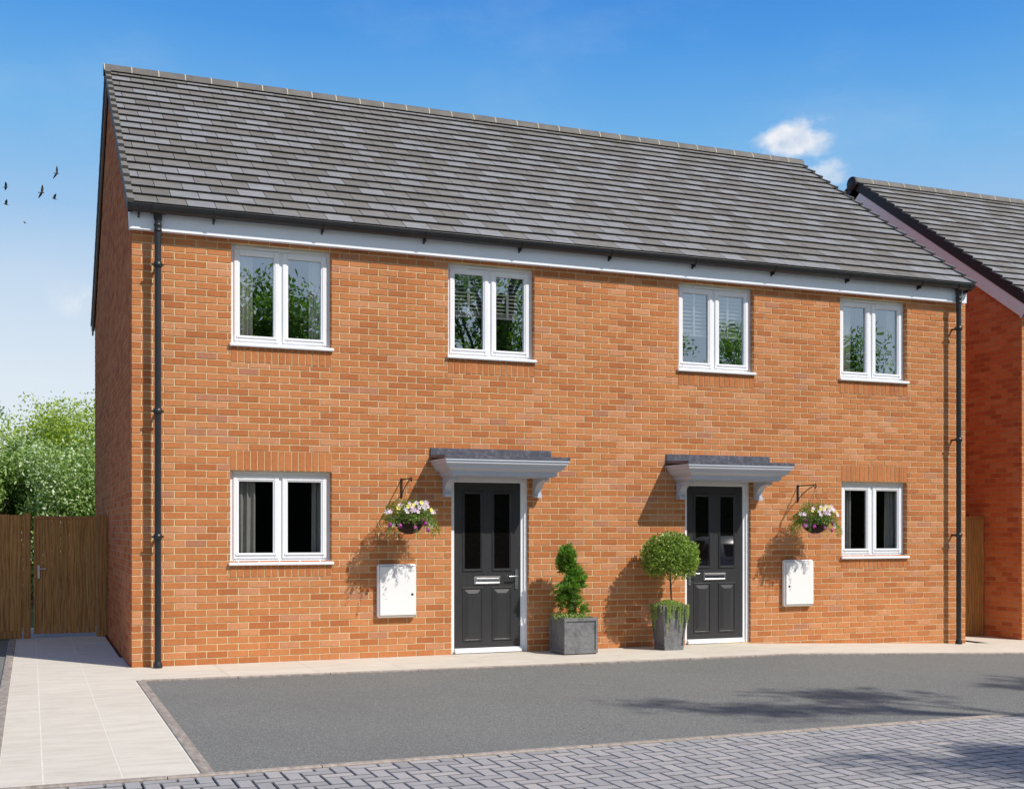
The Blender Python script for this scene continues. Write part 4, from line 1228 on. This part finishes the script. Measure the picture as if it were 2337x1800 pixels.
w = bpy.data.worlds.new('World'); SC.world = w; w.use_nodes = True; nt = w.node_tree; nt.nodes.clear()
out = N(nt, 'OutputWorld'); bg = N(nt, 'Background'); L(nt, bg.outputs[0], out.inputs[0])
sky = N(nt, 'TexSky', sky_type='NISHITA'); sky.sun_disc = False
sky.sun_elevation = math.asin(to_sun.z); sky.sun_rotation = math.atan2(to_sun.x, to_sun.y)
sky.air_density = 1.0; sky.dust_density = .6; sky.ozone_density = 2.0
hs = N(nt, 'HueSaturation'); hs.inputs['Saturation'].default_value = 1.25; hs.inputs['Value'].default_value = 1.0
L(nt, sky.outputs[0], hs.inputs['Color'])
tc = N(nt, 'TexCoord')
def cloud(center, sx, sz, scale, seed, lo, hi):
    c = Vector(center).normalized(); rt = Vector((c.y, -c.x, 0)).normalized(); up = rt.cross(c)
    def dot(v):
        d = N(nt, 'VectorMath', operation='DOT_PRODUCT'); L(nt, tc.outputs['Generated'], d.inputs[0]); d.inputs[1].default_value = v; return d.outputs['Value']
    def math_(op, a, b=None, c_=None):
        m = N(nt, 'Math', operation=op)
        for i, v in enumerate((a, b, c_)):
            if v is None: continue
            if isinstance(v, (int, float)): m.inputs[i].default_value = v
            else: L(nt, v, m.inputs[i])
        return m.outputs[0]
    u = math_('DIVIDE', dot(rt), sx); v = math_('DIVIDE', dot(up), sz); f = dot(c)
    rr = math_('SQRT', math_('ADD', math_('MULTIPLY', u, u), math_('MULTIPLY', v, v)))
    ns = N(nt, 'TexNoise'); ns.inputs['Scale'].default_value = scale; ns.inputs['Detail'].default_value = 9; ns.inputs['Roughness'].default_value = .6
    mp = N(nt, 'Mapping'); mp.inputs['Location'].default_value = (seed, seed * .7, 0); mp.inputs['Scale'].default_value = (1, 1, 1.6); L(nt, tc.outputs['Generated'], mp.inputs[0]); L(nt, mp.outputs[0], ns.inputs['Vector'])
    val = math_('SUBTRACT', math_('MULTIPLY_ADD', ns.outputs[0], 2.4, -.20), rr)
    mr = N(nt, 'MapRange', interpolation_type='SMOOTHSTEP'); mr.inputs[1].default_value = lo; mr.inputs[2].default_value = hi; L(nt, val, mr.inputs[0])
    front = math_('GREATER_THAN', f, 0)
    return math_('MULTIPLY', mr.outputs[0], front)
sx = N(nt, 'SeparateXYZ'); L(nt, tc.outputs['Generated'], sx.inputs[0])
az = N(nt, 'MapRange'); az.inputs[1].default_value = -.15; az.inputs[2].default_value = .6; az.inputs[3].default_value = -.005; az.inputs[4].default_value = .012
L(nt, sx.outputs[0], az.inputs[0])
hz = N(nt, 'TexNoise'); hz.inputs['Scale'].default_value = 3; hz.inputs['Detail'].default_value = 4; L(nt, tc.outputs['Generated'], hz.inputs['Vector'])
el = N(nt, 'Math', operation='ADD'); L(nt, sx.outputs[2], el.inputs[0]); L(nt, az.outputs[0], el.inputs[1])
el2 = N(nt, 'Math', operation='MULTIPLY_ADD'); L(nt, hz.outputs[0], el2.inputs[0]); el2.inputs[1].default_value = -.03; L(nt, el.outputs[0], el2.inputs[2])
grad = ramp(nt, el2.outputs[0], [(.0, (.82, .87, .93)), (.10, (.80, .87, .94)), (.18, (.62, .76, .92)), (.235, (.36, .60, .89)), (.30, (.19, .50, .89)), (.37, (.085, .35, .84)), (.46, (.030, .20, .71)), (.8, (.02, .10, .42))])
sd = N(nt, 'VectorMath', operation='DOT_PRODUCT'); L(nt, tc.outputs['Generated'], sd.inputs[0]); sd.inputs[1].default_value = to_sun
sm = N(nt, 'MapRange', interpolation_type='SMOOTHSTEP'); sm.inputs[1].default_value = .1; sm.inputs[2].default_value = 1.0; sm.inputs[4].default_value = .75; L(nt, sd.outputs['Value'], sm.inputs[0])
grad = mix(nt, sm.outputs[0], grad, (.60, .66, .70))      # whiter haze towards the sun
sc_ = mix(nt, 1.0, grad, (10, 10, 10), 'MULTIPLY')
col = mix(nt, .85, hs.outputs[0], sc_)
for args, amt in (((( .5900, .8406, .325), .036, .019, 30, 3.1, .05, .95), .95), (((.615, .8333, .298), .026, .012, 34, 7.7, .1, .75), .55),
                  (((.038, 1.062, .190), .03, .018, 24, 5.3, .0, 1.0), .45)):
    f = cloud(*args)
    mm = N(nt, 'Math', operation='MULTIPLY'); L(nt, f, mm.inputs[0]); mm.inputs[1].default_value = amt
    cn_ = N(nt, 'TexNoise'); cn_.inputs['Scale'].default_value = 46; cn_.inputs['Detail'].default_value = 7; L(nt, tc.outputs['Generated'], cn_.inputs['Vector'])
    cc_ = mix(nt, 1.0, ramp(nt, cn_.outputs[0], [(.36, (.56, .66, .82)), (.6, (.90, .91, .94))]), (10, 10, 10), 'MULTIPLY')
    col = mix(nt, mm.outputs[0], col, cc_)
wn = N(nt, 'TexNoise'); wn.inputs['Scale'].default_value = 5; wn.inputs['Detail'].default_value = 8; wn.inputs['Roughness'].default_value = .62
wm = N(nt, 'Mapping'); wm.inputs['Scale'].default_value = (1, 1, 2.2); wm.inputs['Rotation'].default_value = (0, .5, 0); L(nt, tc.outputs['Generated'], wm.inputs[0]); L(nt, wm.outputs[0], wn.inputs['Vector'])
wr = N(nt, 'MapRange', interpolation_type='SMOOTHSTEP'); wr.inputs[1].default_value = .48; wr.inputs[2].default_value = .85; wr.inputs[4].default_value = .14; L(nt, wn.outputs[0], wr.inputs[0])
col = mix(nt, wr.outputs[0], col, (7.2, 7.8, 8.6))      # thin high haze
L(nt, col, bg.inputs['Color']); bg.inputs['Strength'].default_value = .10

SC.view_settings.view_transform = 'Standard'; SC.view_settings.look = 'None'; SC.view_settings.exposure = 0
SC.render.engine = 'CYCLES'
SC.cycles.max_bounces = 8; SC.cycles.transparent_max_bounces = 12
SC.cycles.use_denoising = True
